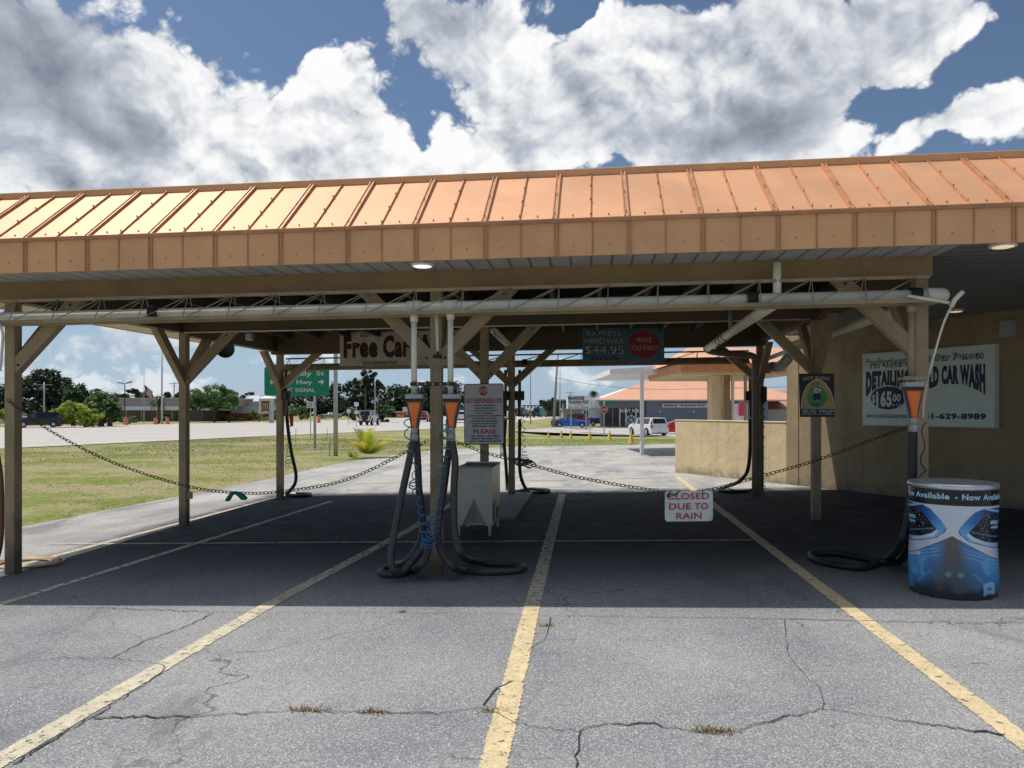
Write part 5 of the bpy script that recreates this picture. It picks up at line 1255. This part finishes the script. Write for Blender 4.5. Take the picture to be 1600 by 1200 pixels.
pole('flagpole', 225, 110, 7.2, .06, ALU, 'white flagpole with a striped national flag before the grey shopping block', 'flagpole', flag)
def xarm(o, h): MB().bar((-1.1, 0, h-.35), (1.1, 0, h-.35), .1, .12).bar((-.6, 0, h-.9), (.6, 0, h-.9), .08, .1).build('crossarm', POLEW, o, local=True)
pole('utility_pole', 272, 165, 8., .14, POLEW, 'timber utility pole with crossarm behind the grey shopping block', 'utility pole', xarm)
pole('utility_pole', 69, 100, 5.6, .11, GALV, 'grey utility pole with crossarm in front of the big dark tree', 'utility pole', xarm)
pole('utility_pole', 891, 190, 6.6, .13, POLEW, 'small distant utility pole above the marine signboard', 'utility pole', xarm)
pole('utility_pole', 864.5, 94, 9.0, .17, POLEW, 'leaning weathered timber pole left of the blue coupe', 'utility pole', None, .55)
cb = empty('overhead_cable', atd(872, 592, 94), 'thin overhead cable sagging right from the leaning timber pole', 'cable')
MB().tube(spline([atd(872, 591, 94), atd(920, 600, 90), atd(990, 607, 85), atd(1080, 608, 80), atd(1240, 604, 74)], 8), .022, 5).build('cable', IRON, cb)
# stop sign and street name blade
ss = broot('stop_sign', 944, 66, 'red octagonal stop sign on a thin post under green street name blades', 'road sign')
MB().tube([(0, 0, -.2), (0, 0, lc(944, 627, 66, ss).z)], .035, 8).build('post', GALV, ss, local=True); q = lc(944, 640, 65.9, ss)
MB().prism([(math.cos(R(22.5+45*k))*.36, math.sin(R(22.5+45*k))*.36) for k in range(8)], q, (1, 0, 0), (0, 0, 1), (0, -1, 0), .02).build('octagon_rim', SIGNW, ss, local=True)
MB().prism([(math.cos(R(22.5+45*k))*.33, math.sin(R(22.5+45*k))*.33) for k in range(8)], q+Vector((0, -.021, 0)), (1, 0, 0), (0, 0, 1), (0, -1, 0), .01).build('octagon', SRED, ss, local=True)
far_text(ss, 'STOP', 940.6, 948, 641.6, 638.6, 65.82, SIGNW, .03)
lbox(ss, 'name_blade', 938, 959, 626.5, 632, 66, 66.04, GREEN)
sq = broot('speed_sign', 485, 52, 'small white rectangular road sign on thin post right of the guide sign', 'road sign')
lbox(sq, 'panel', 479, 489.5, 627.5, 637.5, 52, 52.03, SIGNW); far_text(sq, 'SPEED', 480.5, 488, 632, 629.5, 51.95, SRED, .02); far_text(sq, 'LIMIT', 480.5, 488, 636, 633.5, 51.95, SRED, .02); MB().tube([(0, .05, -.2), (0, .05, lc(485, 636, 52, sq).z)], .03, 8).build('post', GALV, sq, local=True)
for px, d, h, lb2 in ((557, 85, 2.8, 'double white road sign left of the white jeep'), (545, 95, 2.0, 'short white marker sign farther left of the white jeep')):
    o = broot('road_sign', px, d, lb2, 'road sign'); MB().tube([(0, 0, -.2), (0, 0, h)], .04, 8).build('post', GALV, o, local=True); MB().box(-.25, .25, -.04, -.02, h-.45, h).build('panel', SIGNW, o, local=True)
    if h > 2.5: MB().box(-.25, .25, -.04, -.02, h-1.3, h-.95).build('panel', SIGNW, o, local=True)
pole('signal_pole', 586, 140, 7.5, .07, ALU, 'thin white pole rising behind the white jeep', 'pole')
# survey stakes in the grass
for px, py, h in ((462, 692, .9), (511, 690, .8), (515, 712, .8), (518, 700, .55)):
    b = g(px, py); o = MB().bar(b-Vector((0, 0, .1)), b+Vector((.02, 0, h)), .025, .025).build('survey_stake', POLEW if px != 518 else WHITE)
    tag(o, {462: 'thin stake in the grass between the left rear post and the guide sign post', 511: 'thin stake in the grass behind the thick street light pole', 515: 'stake in the grass just left of the street light foot', 518: 'pale short stake in the grass beside the street light pole'}[px], 'stake', 'stakes in the grass bank')
# traffic signal gantry far off
tg_ = broot('signal_gantry', 850, 215, 'distant dark mast arm with a row of hanging traffic signals', 'traffic signal')
lbox(tg_, 'mast_arm', 815, 886, 633.2, 634.6, 215, 215.3, IRON); lbox(tg_, 'mast', 884, 886, 633, 662, 215, 215.4, GALV)
for x in (819, 825, 831, 836, 842): lbox(tg_, 'signal_head', x-.9, x+.9, 633, 638, 214.5, 214.9, IRON)

# yellow cones on the right verge
YC = M('cone yellow', (.68, .46, .08), .6, dirt=.2)
cone0 = None
for px, py, h, lb2 in ((857, 683.5, 10, 'yellow cone on the verge, farthest and smallest, below the timber pole foot'), (877, 684, 11.5, 'yellow cone on the verge below the rear of the blue coupe'), (892, 685, 12.5, 'yellow cone on the verge below the nose of the blue coupe'),
                      (921.5, 687, 13.5, 'darker dirty yellow cone on the verge left of the stop sign'), (952.5, 689, 15.5, 'yellow cone on the verge right of the stop sign post'), (986, 694, 19.5, 'nearest and largest yellow cone, by the front wheel of the white wagon')):
    b = g(px, py); d = -sy_*b.x+cy_*b.y; hh = h/F*d
    if cone0 is None:
        cone0 = empty('traffic_cone', b, lb2, 'cone', 'yellow cones along the grass verge')
        MB().lathe([(.16, .04), (.15, .06), (.05, .62), (.035, .66)], (0, 0, 0), 14).build('cone', YC, cone0, local=True); MB().box(-.19, .19, -.19, .19, 0, .04).build('base', YC, cone0, local=True, bevel=.01); o = cone0
    else: o = copy_tree(cone0, b, None, None, lb2)
    o.scale = (hh/.66,)*3
lc_ = empty('boundary_cable', g(960, 676), 'low dark cable strung along the verge behind the yellow cones', 'cable')
pts = [g(x, y)+Vector((0, 0, .35)) for x, y in ((905, 681), (950, 684), (985, 688))]; MB().tube(pts, .02, 5).build('cable', IRON, lc_)
# orange barrels across the road
OB = M('barrel orange', (.72, .13, .04), .6); br0 = None
for px, d, lb2 in ((149.5, 92, 'orange work barrel in front of the fan palm clump'), (196.5, 96, 'orange work barrel below the twin parking lamp'), (243, 100, 'orange work barrel left of the tall slim street light'), (261.5, 101, 'orange work barrel right of the tall slim street light'), (498, 112, 'orange work barrel right of the guide sign post')):
    b = gd(px, d)
    if br0 is None:
        br0 = empty('work_barrel', b, lb2, 'barrel', 'orange barrels along the highway'); br0.scale = (.85,)*3
        MB().lathe([(.32, .0), (.31, .3), (.29, .5), (.28, .8), (.26, 1.0), (.25, 1.05)], (0, 0, 0), 14).build('barrel', OB, br0, local=True)
        for z in (.35, .7): MB().lathe([(.335-.065*z, z), (.328-.065*z, z+.1)], (0, 0, 0), 14).build('white_band', M('dull band', (.5, .42, .36)), br0, local=True)
    else: copy_tree(br0, b, None, None, lb2)

# ------------------------------------------------------------------ vehicles
KIND = {  # stations from nose to tail: x, sill, belt, roof, half width, half roof width
 'suv': [(2.33, .42, .70, .72, .70, .60), (2.25, .30, .92, .95, .84, .70), (1.9, .28, 1.0, 1.04, .91, .75), (1.15, .28, 1.04, 1.1, .93, .74), (.35, .28, 1.05, 1.62, .93, .64), (.25, .28, 1.05, 1.66, .93, .65), (-.75, .28, 1.06, 1.71, .93, .66), (-.85, .28, 1.06, 1.71, .93, .66), (-1.75, .28, 1.1, 1.66, .92, .64), (-1.85, .28, 1.1, 1.62, .92, .63), (-2.28, .34, 1.08, 1.14, .88, .72), (-2.36, .45, .8, .82, .82, .70)],
 'wagon': [(2.55, .42, .70, .72, .72, .62), (2.48, .30, .95, .99, .86, .72), (2.0, .28, 1.04, 1.1, .94, .78), (1.3, .28, 1.07, 1.14, .96, .76), (.75, .28, 1.08, 1.62, .96, .70), (.65, .28, 1.08, 1.68, .96, .71), (-.35, .28, 1.08, 1.73, .96, .72), (-.45, .28, 1.08, 1.73, .96, .72), (-2.1, .28, 1.1, 1.72, .95, .71), (-2.22, .28, 1.1, 1.70, .95, .70), (-2.46, .30, 1.1, 1.15, .93, .80), (-2.55, .42, .8, .82, .9, .80)],
 'coupe': [(2.4, .38, .6, .62, .74, .62), (2.3, .24, .80, .83, .88, .72), (1.6, .2, .90, .94, .94, .76), (.8, .2, .95, 1.0, .95, .72), (.0, .2, .97, 1.34, .95, .56), (-.1, .2, .97, 1.37, .95, .56), (-.6, .2, .98, 1.36, .95, .56), (-.7, .2, .98, 1.34, .95, .56), (-1.6, .2, 1.0, 1.05, .95, .70), (-2.3, .26, .98, 1.01, .9, .74), (-2.4, .38, .75, .77, .84, .72)],
 'van': [(2.7, .4, .8, .82, .78, .66), (2.6, .3, 1.1, 1.14, .9, .74), (1.9, .28, 1.2, 1.3, .98, .78), (1.2, .28, 1.25, 2.2, .99, .74), (1.1, .28, 1.25, 2.3, .99, .76), (.3, .28, 1.25, 2.4, .99, .78), (.2, .28, 1.25, 2.4, .99, .78), (-2.6, .28, 1.25, 2.4, .99, .78), (-2.68, .28, 1.25, 2.36, .98, .77), (-2.75, .35, 1.25, 1.3, .97, .85)],
 'pickup': [(2.8, .45, .80, .82, .76, .66), (2.7, .34, 1.08, 1.12, .92, .78), (1.5, .32, 1.14, 1.2, .97, .78), (.9, .32, 1.15, 1.75, .97, .68), (.8, .32, 1.15, 1.8, .97, .69), (.1, .32, 1.15, 1.82, .97, .7), (.0, .32, 1.15, 1.82, .97, .7), (-.75, .32, 1.15, 1.78, .97, .69), (-.85, .32, 1.15, 1.70, .97, .68), (-1.0, .32, 1.14, 1.18, .97, .86), (-2.75, .38, 1.14, 1.17, .96, .88), (-2.8, .5, 1.0, 1.02, .94, .86)],
 'jeep': [(1.95, .55, .85, .87, .60, .56), (1.9, .45, 1.05, 1.09, .68, .62), (.95, .42, 1.14, 1.2, .74, .68), (.65, .42, 1.15, 1.78, .76, .68), (.6, .42, 1.15, 1.83, .76, .69), (-.2, .42, 1.15, 1.86, .76, .7), (-.3, .42, 1.15, 1.86, .76, .7), (-1.8, .42, 1.15, 1.84, .76, .7), (-1.86, .42, 1.15, 1.8, .76, .7), (-1.95, .45, 1.14, 1.17, .76, .73)]}
def vehicle(name, px, d, rz, kind, paint_, label, wr=.34, group=None, roofm=None, z=None, windows=True):
    st = KIND[kind]; b = gd(px, d)
    if d > 77 and px < 760: b.z = -.25
    o = empty(name, b, label, {'suv': 'car', 'wagon': 'car', 'coupe': 'car', 'van': 'van', 'pickup': 'pickup', 'jeep': 'jeep'}[kind], group, rz)
    body = MB(); glass = MB(); rings = []
    for x, s_, bl, rf_, w_, wr_ in st:
        mz = lerp(s_, bl, .55)
        half = [(w_*.93, s_), (w_, mz), (w_*.975, bl), (wr_, rf_)]
        rings.append([Vector((x, -y, z_)) for y, z_ in half]+[Vector((x, y, z_)) for y, z_ in half[::-1]])
    def quad(m_, A_, B_, i, j): m_.add([A_[i], A_[j], B_[j], B_[i]], [(0, 1, 2, 3)], 0, False)
    for k in range(len(rings)-1):
        A_, B_ = rings[k], rings[k+1]; s0, s1 = st[k], st[k+1]; ca = s0[3]-s0[2] > .2; cb2 = s1[3]-s1[2] > .2
        thin = abs(s0[0]-s1[0]) < .16
        for i in range(7):
            j = i+1
            side = i in (2, 4); top = i == 3
            isg = windows and ((side and (ca or cb2) and not thin and not (kind == 'van' and s1[0] < 0)) or (top and (ca != cb2) and not (kind == 'van' and s1[0] < 0 and False)))
            if isg:                                    # pane inset in a painted surround
                q = [A_[i], A_[j], B_[j], B_[i]]; c = sum(q, Vector())/4; q2 = [c+(p-c)*.86 for p in q]
                for e0 in range(4):
                    e1 = (e0+1) % 4; body.add([q[e0], q[e1], q2[e1], q2[e0]], [(0, 1, 2, 3)])
                glass.add(q2, [(0, 1, 2, 3)])
            else: quad(body, A_, B_, i, j)
        body.add([A_[7], A_[0], B_[0], B_[7]], [(0, 1, 2, 3)])
    body.add(rings[0], [tuple(range(8))]); body.add(rings[-1], [tuple(range(8))[::-1]])
    bo = body.build('body', paint_, o, local=True)
    if glass.f: glass.build('window_glass', GLASS, o, local=True)
    if roofm:
        r0 = [s_ for s_ in st if s_[3]-s_[2] > .2]; MB().box(r0[-1][0], r0[0][0], -r0[0][5], r0[0][5], max(s_[3] for s_ in r0)+.003, max(s_[3] for s_ in r0)+.05).build('roof_panel', roofm, o, local=True)
    L0, L1 = st[0][0], st[-1][0]; hw = max(s_[4] for s_ in st); ax = (L0-.95 if kind != 'jeep' else L0-.5, L1+(1.0 if kind != 'jeep' else .65))
    bt = MB(); bt.box(L1-.03, L1+.15, -hw*.9, hw*.9, .42, .6); bt.box(L0-.15, L0+.03, -hw*.85, hw*.85, .34, .5); bt.build('bumper', IRON if kind != 'wagon' else WHITE, o, local=True, bevel=.03)
    for sx in ax:
        for sg_ in (-1, 1):
            y0_ = sg_*(hw+.004)
            arch = MB().prism([(math.cos(R(k*15))*(wr+.07), math.sin(R(k*15))*(wr+.07)) for k in range(13)], (sx, y0_-sg_*.0, wr), (1, 0, 0), (0, 0, 1), (0, -sg_, 0), .2); arch.build('wheel_arch', TYRE, o, local=True)
            wl = MB().lathe([(wr*.62, -.11), (wr*.95, -.11), (wr, -.07), (wr, .07), (wr*.95, .11), (wr*.62, .11)], (sx, sg_*(hw-.06), wr), 22, 'y').build('wheel', TYRE, o, local=True)
            rm = MB().lathe([(wr*.6, -.02), (wr*.6, .0), (wr*.2, .012)] if sg_ > 0 else [(wr*.6, .02), (wr*.6, .0), (wr*.2, -.012)], (sx, sg_*(hw+.056), wr), 14, 'y')
            rm.build('rim', RIMM, wl, local=True)
    bz = st[-2][2]
    for sg_ in (-1, 1):
        tl = MB().box(L1-.03, L1+.12, sg_*hw*.92-.09, sg_*hw*.92+.09, bz-.32, bz-.02); tl.build('tail_light', LAMPR, o, local=True, bevel=.02)
        hl = MB().box(L0-.22, L0-.02, sg_*hw*.78-.11, sg_*hw*.78+.11, st[1][2]-.22, st[1][2]-.05); hl.build('headlight', LAMPW, o, local=True, bevel=.03)
        mi_ = [s_ for s_ in st if s_[3]-s_[2] > .2][0]; MB().box(mi_[0]+.3, mi_[0]+.42, sg_*(hw+.02)-.1, sg_*(hw+.02)+.1, mi_[2]+.02, mi_[2]+.16).build('mirror', paint_, o, local=True, bevel=.03)
    MB().box(L1-.045, L1-.031, -.17, .17, .66, .8).build('number_plate', PLATE, o, local=True)
    return o
PT = lambda n, c, m=.15, r_=.22: M(n, c, r_, m, var=.02)
vehicle('parked_suv', 60, 82, R(219), 'suv', PT('charcoal car paint', (.02, .022, .026)), 'black sport utility car by the left front post, side on, across the highway')
vehicle('white_car', 8, 90, R(190), 'suv', PT('silver car paint', (.6, .6, .6)), 'pale car nose just left of the left front post')
j = vehicle('white_jeep', 577, 95, R(91), 'jeep', PT('jeep white', (.62, .62, .63)), 'white open road jeep with black top and spare wheel on its rear door, driving away', .42, roofm=BLACK)
MB().lathe([(.12, -.1), (.40, -.1), (.42, -.02), (.40, .1), (.12, .1)], (-2.08, 0, 1.0), 22, 'x').build('spare_wheel', TYRE, j, local=True)
vehicle('red_car', 661, 121, R(95), 'suv', PT('red car paint', (.33, .02, .025)), 'red hatchback driving away between the two orange nozzles')
vehicle('white_pickup', 719, 114, R(95), 'pickup', PT('white car paint', (.7, .7, .7)), 'white pickup driving away, half hidden behind the warning sign')
vehicle('white_wagon', 1012, 73, R(113), 'wagon', PT('wagon white', (.74, .74, .75)), 'white boxy wagon turning in the side street beside the white entrance post', .37)
vehicle('blue_coupe', 891, 95.5, R(3), 'coupe', PT('blue car paint', (.02, .12, .44)), 'bright blue coupe parked side on in front of the marine signboard')
vehicle('red_suv', 893, 101, R(176), 'suv', PT('maroon car paint', (.20, .012, .03)), 'dark red sport utility car parked behind the blue coupe')
vehicle('blue_pickup', 907, 108, R(180), 'pickup', PT('navy car paint', (.015, .035, .22)), 'dark blue pickup parked right of the dark red car')
vehicle('white_van', 923, 113, R(178), 'van', PT('van white', (.66, .68, .69)), 'tall white cargo van parked before the boat shop')
vehicle('red_truck', 1052, 78, R(185), 'coupe', PT('red car paint two', (.5, .02, .02)), 'red car rear just left of the low stucco wall')
vehicle('teal_truck', 844, 190, R(75), 'van', PT('teal paint', (.03, .16, .15)), 'distant teal box truck waiting under the traffic signals')
vehicle('dark_car', 826, 185, R(75), 'suv', PT('dark car paint', (.03, .035, .04)), 'distant dark car left of the teal truck at the signals')
vehicle('white_car', 793, 128, R(80), 'suv', PT('white car paint two', (.6, .6, .6)), 'white car seen between the warning sign and the middle rear post')
vehicle('white_sedan', 222, 145, R(178), 'coupe', PT('sedan white', (.6, .6, .6)), 'white sedan parked at the foot of the flagpole')
vehicle('grey_sedan', 515, 160, R(178), 'coupe', PT('sedan grey', (.3, .32, .34)), 'grey sedan parked across the highway left of the street light pole')

# ------------------------------------------------------------------ trees
LD = [leafmat('dark oak leaves', (.012, .030, .014), (.028, .050, .020), .15), leafmat('oak leaves', (.022, .048, .018), (.04, .072, .026), .2)]
LM = [leafmat('mid green leaves', (.06, .125, .035), (.10, .18, .05)), leafmat('light green leaves', (.10, .19, .05), (.16, .26, .07))]
LY = [leafmat('yellow green leaves', (.36, .44, .05), (.50, .58, .09), .4), leafmat('deep yellow green leaves', (.20, .28, .04), (.32, .40, .06), .4)]
def leafcloud(mb, c, r, n, size, clumps, rng, hollow=.5):
    c = Vector(c); cs = []
    for k in range(clumps):
        v = Vector((rng.gauss(0, 1), rng.gauss(0, 1), rng.gauss(0, 1))).normalized()*(hollow+(1-hollow)*rng.random()**.5)
        cs.append((Vector((v.x*r[0], v.y*r[1], v.z*r[2])), rng.uniform(.18, .36), rng.random() < .5))
    rm = (r[0]+r[1]+r[2])/3
    for i in range(n):
        cc, cr_, dk = rng.choice(cs)
        v = Vector((rng.gauss(0, 1), rng.gauss(0, 1), rng.gauss(0, .8))).normalized()*cr_*rm*rng.random()**.4
        p = c+cc+v; s_ = size*rng.uniform(.6, 1.3)
        a = Vector((rng.uniform(-1, 1), rng.uniform(-1, 1), rng.uniform(-.5, .5))).normalized(); b = a.cross(Vector((rng.uniform(-1, 1), rng.uniform(-1, 1), rng.uniform(-1, 1)))).normalized()
        mb.add([p-a*s_, p+b*s_*.45, p+a*s_, p-b*s_*.45], [(0, 1, 2, 3)], 1 if dk else 0)
def tree(name, px, d, crowns, trunk_h, label, mats, leaf, n, clumps=28, tr=.2, seed=1, cat='tree', group=None, rz=YAW, lean=0):
    """crowns: (column, row, half width, half height) in photo pixels at distance d"""
    rng = random.Random(seed); o = empty(name, gd(px, d), label, cat, group, rz); mb = MB(); tk = MB(); k = d/F
    cent = []
    tot = sum(c[2]*c[3] for c in crowns)
    for cx, cy, rx, ry in crowns:
        p = lc(cx, cy, d, o); cent.append(p); leafcloud(mb, p, (rx*k, rx*k*.9, ry*k), int(n*rx*ry/tot), leaf, max(8, int(clumps*rx*ry/tot)), rng)
    if trunk_h:
        tk.tube([(0, 0, -.4), (lean*.4, 0, trunk_h*.5), (lean, 0, trunk_h)], [tr*1.2, tr, tr*.8], 9)
        for p in cent:
            for q in range(4):
                e2 = p+Vector((rng.uniform(-1, 1), rng.uniform(-1, 1), rng.uniform(-.3, .9)))*crowns[0][3]*k*.6
                tk.tube([(lean, 0, trunk_h-.1), Vector((lean, 0, trunk_h)).lerp(e2, .5)+Vector((0, 0, .1)), e2], [tr*.6, tr*.35, tr*.12], 6)
        tk.build('trunk', BARK, o, local=True)
    mb.build('crown', mats, o, local=True); return o
tree('oak_tree', 85, 126, [(66, 618, 44, 38), (98, 618, 36, 30), (68, 597, 30, 18), (114, 640, 22, 22), (30, 632, 28, 30), (75, 648, 60, 16)], 3.5, 'huge dark rounded oak behind the black car', LD, .34, 13000, 170, .45, 2)
tree('oak_tree', 10, 128, [(5, 628, 34, 26)], 2.5, 'dark oak crown left of the left front post', LD, .34, 2600, 40, .35, 3)
tree('cypress_tree', 114, 112, [(114, 626, 14, 18)], 1., 'dense round topped dark green tree at the right edge of the huge oak', [LD[1], LM[0]], .22, 3500, 30, .2, 4)
tree('parking_tree', 335, 116, [(330, 618, 30, 15), (352, 622, 22, 16), (312, 626, 18, 16), (340, 632, 34, 8)], 2.6, 'spreading light green tree in front of the restaurant', LM, .2, 9500, 100, .16, 5)
tree('yellow_bush', 115, 84, [(112, 647, 26, 16), (136, 653, 22, 13), (94, 651, 20, 13)], 0, 'bright yellow green shrub behind the black car', LY, .17, 7000, 90, 0, 6, 'bush')
tree('yellow_bush', 8, 86, [(6, 650, 12, 12)], 0, 'small yellow green shrub left of the left front post', LY, .16, 1100, 20, 0, 7, 'bush')
tree('hedge_bush', 204, 98, [(200, 656, 14, 6), (192, 655, 8, 5)], 0, 'low trimmed green hedge under the twin parking lamp', LM, .12, 1500, 20, 0, 8, 'bush')
def palm(name, px, d, py_c, r, n, label, mats, trunk=True, seed=1, droop=.7, wd=.09, up=.4, tr=.16, leaflets=14, cat='palm'):
    rng = random.Random(seed); o = empty(name, gd(px, d), label, cat, None, YAW); c = lc(px, py_c, d, o); c.y = 0
    if trunk: MB().tube([(0, 0, -.2), (c.x*.5, 0, c.z*.5), c], [tr*1.2, tr, tr*.9], 9).build('trunk', BARK, o, local=True)
    mb = MB()
    for i in range(n):
        a = rng.uniform(0, 6.28); e0 = rng.uniform(up-.6, 1.3); L_ = r*rng.uniform(.8, 1.1)
        dh = Vector((math.cos(a), math.sin(a), 0)); pts_ = []
        for k in range(7):
            t = k/6; pts_.append(c+dh*(L_*t*math.cos(e0)*(1-.1*t))+Vector((0, 0, L_*(t*math.sin(e0)-droop*t*t*.8))))
        sd_ = dh.cross(Vector((0, 0, 1)))
        mi = 0 if rng.random() < .6 else 1
        for k in range(leaflets):
            t = (k+1)/(leaflets+1); f_ = t*6; i0 = min(5, int(f_)); q = pts_[i0].lerp(pts_[i0+1], f_-i0); tn = (pts_[i0+1]-pts_[i0]).normalized()
            for s_ in (-1, 1):
                tip = q+(sd_*s_*.8+tn*.55-Vector((0, 0, .25))).normalized()*L_*.34*(1-.55*t); b = tn*wd*r*.18
                mb.add([q-b, q+b, tip], [(0, 1, 2)], mi)
        mb.tube(pts_, wd*r*.06, 4, mi)
    mb.build('fronds', mats, o, local=True); return o
tree('palm_thicket', 160, 88.5, [(160, 638, 24, 24), (150, 630, 14, 14), (172, 645, 14, 16)], 0, 'dense rounded mass of fan palm leaves beside the yellow shrub', [LM[0], LM[1]], .2, 5200, 70, 0, 41, 'bush')
palm('fan_palm', 158, 88, 628, 1.9, 60, 'thick clump of fan palms with grey green heads right of the yellow shrub', [LM[0], LM[1]], True, 11, .6, .14, .2, .3)
palm('fan_palm', 172, 88, 638, 1.8, 50, 'lower fan palm leaning right out of the palm clump', [LM[0], LD[1]], True, 12, .7, .14, .1, .25)
palm('fan_palm', 152, 93, 612, 1.2, 36, 'taller palm head standing above the palm clump', [LD[1], LM[0]], True, 13, .7, .14, .3, .2)
tree('palm_skirt', 172, 89, [(172, 650, 12, 12), (155, 655, 12, 9)], 0, 'dark thicket of dead fronds under the palm clump', [leafmat('dead fronds', (.05, .05, .03), (.10, .09, .06)), LD[1]], .2, 1500, 20, 0, 14, 'bush')
palm('cabbage_palm', 248, 107, 624, 1.45, 70, 'single round headed palm before the grey shopping block', [LD[1], LM[0]], True, 15, .9, .14, -.2, .17)
palm('cabbage_palm', 927, 170, 615, 1.9, 50, 'distant palm head above the white warehouse', [LD[1], LM[0]], True, 16, .9, .14, .0, .2)
bp = g(577, 715)
palm('young_palm', 576, -sy_*bp.x+cy_*bp.y, 710, 1.35, 24, 'young yellow green palm on the edge of the grass bank', [leafmat('fresh palm leaf', (.42, .52, .06), (.55, .56, .10), .45), leafmat('yellow palm leaf', (.60, .48, .08), (.48, .50, .08), .45)], False, 17, .30, .045, 1.15, leaflets=34)
bp = g(551, 717)
palm('young_palm', 551, -sy_*bp.x+cy_*bp.y, 715, .45, 16, 'tiny palm seedling left of the young palm', [LY[0], LM[1]], False, 18, .45, .12, .6)
tree('pine_tree', 571, 172, [(575, 586, 14, 7), (562, 596, 14, 5), (580, 598, 14, 6), (570, 606, 16, 6), (590, 604, 8, 4)], 9.5, 'tall thin crowned pine rising above the far wood', LD, .34, 3800, 46, .16, 21)
tree('pine_tree', 590, 150, [(588, 608, 7, 4), (598, 606, 6, 3), (592, 614, 6, 3)], 5., 'small pine right of the tall pine', LD, .25, 1200, 18, .1, 22)
tree('small_tree', 450, 122, [(448, 642, 14, 10), (470, 646, 16, 9), (432, 646, 10, 9)], 1.2, 'small green tree right of the pylon sign', LM, .2, 2800, 34, .1, 23)
tree('small_tree', 405, 124, [(402, 648, 12, 7), (425, 646, 8, 8)], 1., 'small shrubby tree before the pylon sign', LM, .16, 1600, 24, .1, 24)
tree('small_tree', 358, 118, [(358, 654, 6, 5)], 0.6, 'little round bush beside the parking lot tree trunk', LM, .14, 700, 10, .08, 25, 'bush')
tree('dark_bush', 575, 118, [(560, 650, 22, 12), (600, 648, 22, 14)], 0, 'dark roadside bush behind the white jeep', [LD[1], LM[0]], .26, 2800, 40, 0, 26, 'bush')
tree('street_tree', 855, 205, [(850, 634, 10, 12), (862, 632, 12, 10)], 2., 'dark tree at the signals before the green building', [LD[1], LM[0]], .4, 1500, 20, .2, 27)
tree('broad_tree', 300, 178, [(205, 618, 20, 8), (185, 620, 16, 6)], 3, 'dark tree top above the left end of the shopping block', LD, .4, 1300, 20, .3, 28)
tree('broad_tree', 240, 178, [(246, 618, 22, 8), (278, 620, 14, 7)], 3, 'dark tree top above the middle of the shopping block', LD, .4, 1400, 20, .3, 29)
tree('broad_tree', 390, 185, [(390, 620, 12, 6), (375, 624, 8, 5)], 3, 'thin dark tree top behind the restaurant roof', LD, .35, 700, 14, .2, 30)
# far wood: one mass
rng = random.Random(5); mb = MB()
for cx, cy, rx, ry in ((500, 628, 45, 22), (545, 622, 40, 26), (585, 626, 40, 26), (620, 628, 36, 24), (655, 622, 36, 24), (690, 622, 40, 24), (740, 632, 40, 20), (460, 634, 34, 18), (430, 638, 24, 16), (640, 640, 60, 16), (780, 645, 40, 10), (560, 645, 60, 16), (690, 645, 50, 14), (500, 648, 40, 12), (820, 650, 40, 7), (880, 652, 40, 6)):
    k = 230/F; leafcloud(mb, atd(cx, cy, 230+rng.uniform(-8, 8)), (rx*k, rx*k*.7, ry*k), 2300, .55, 34, rng, .35)
tag(mb.build('far_wood', LD), kind='stuff')
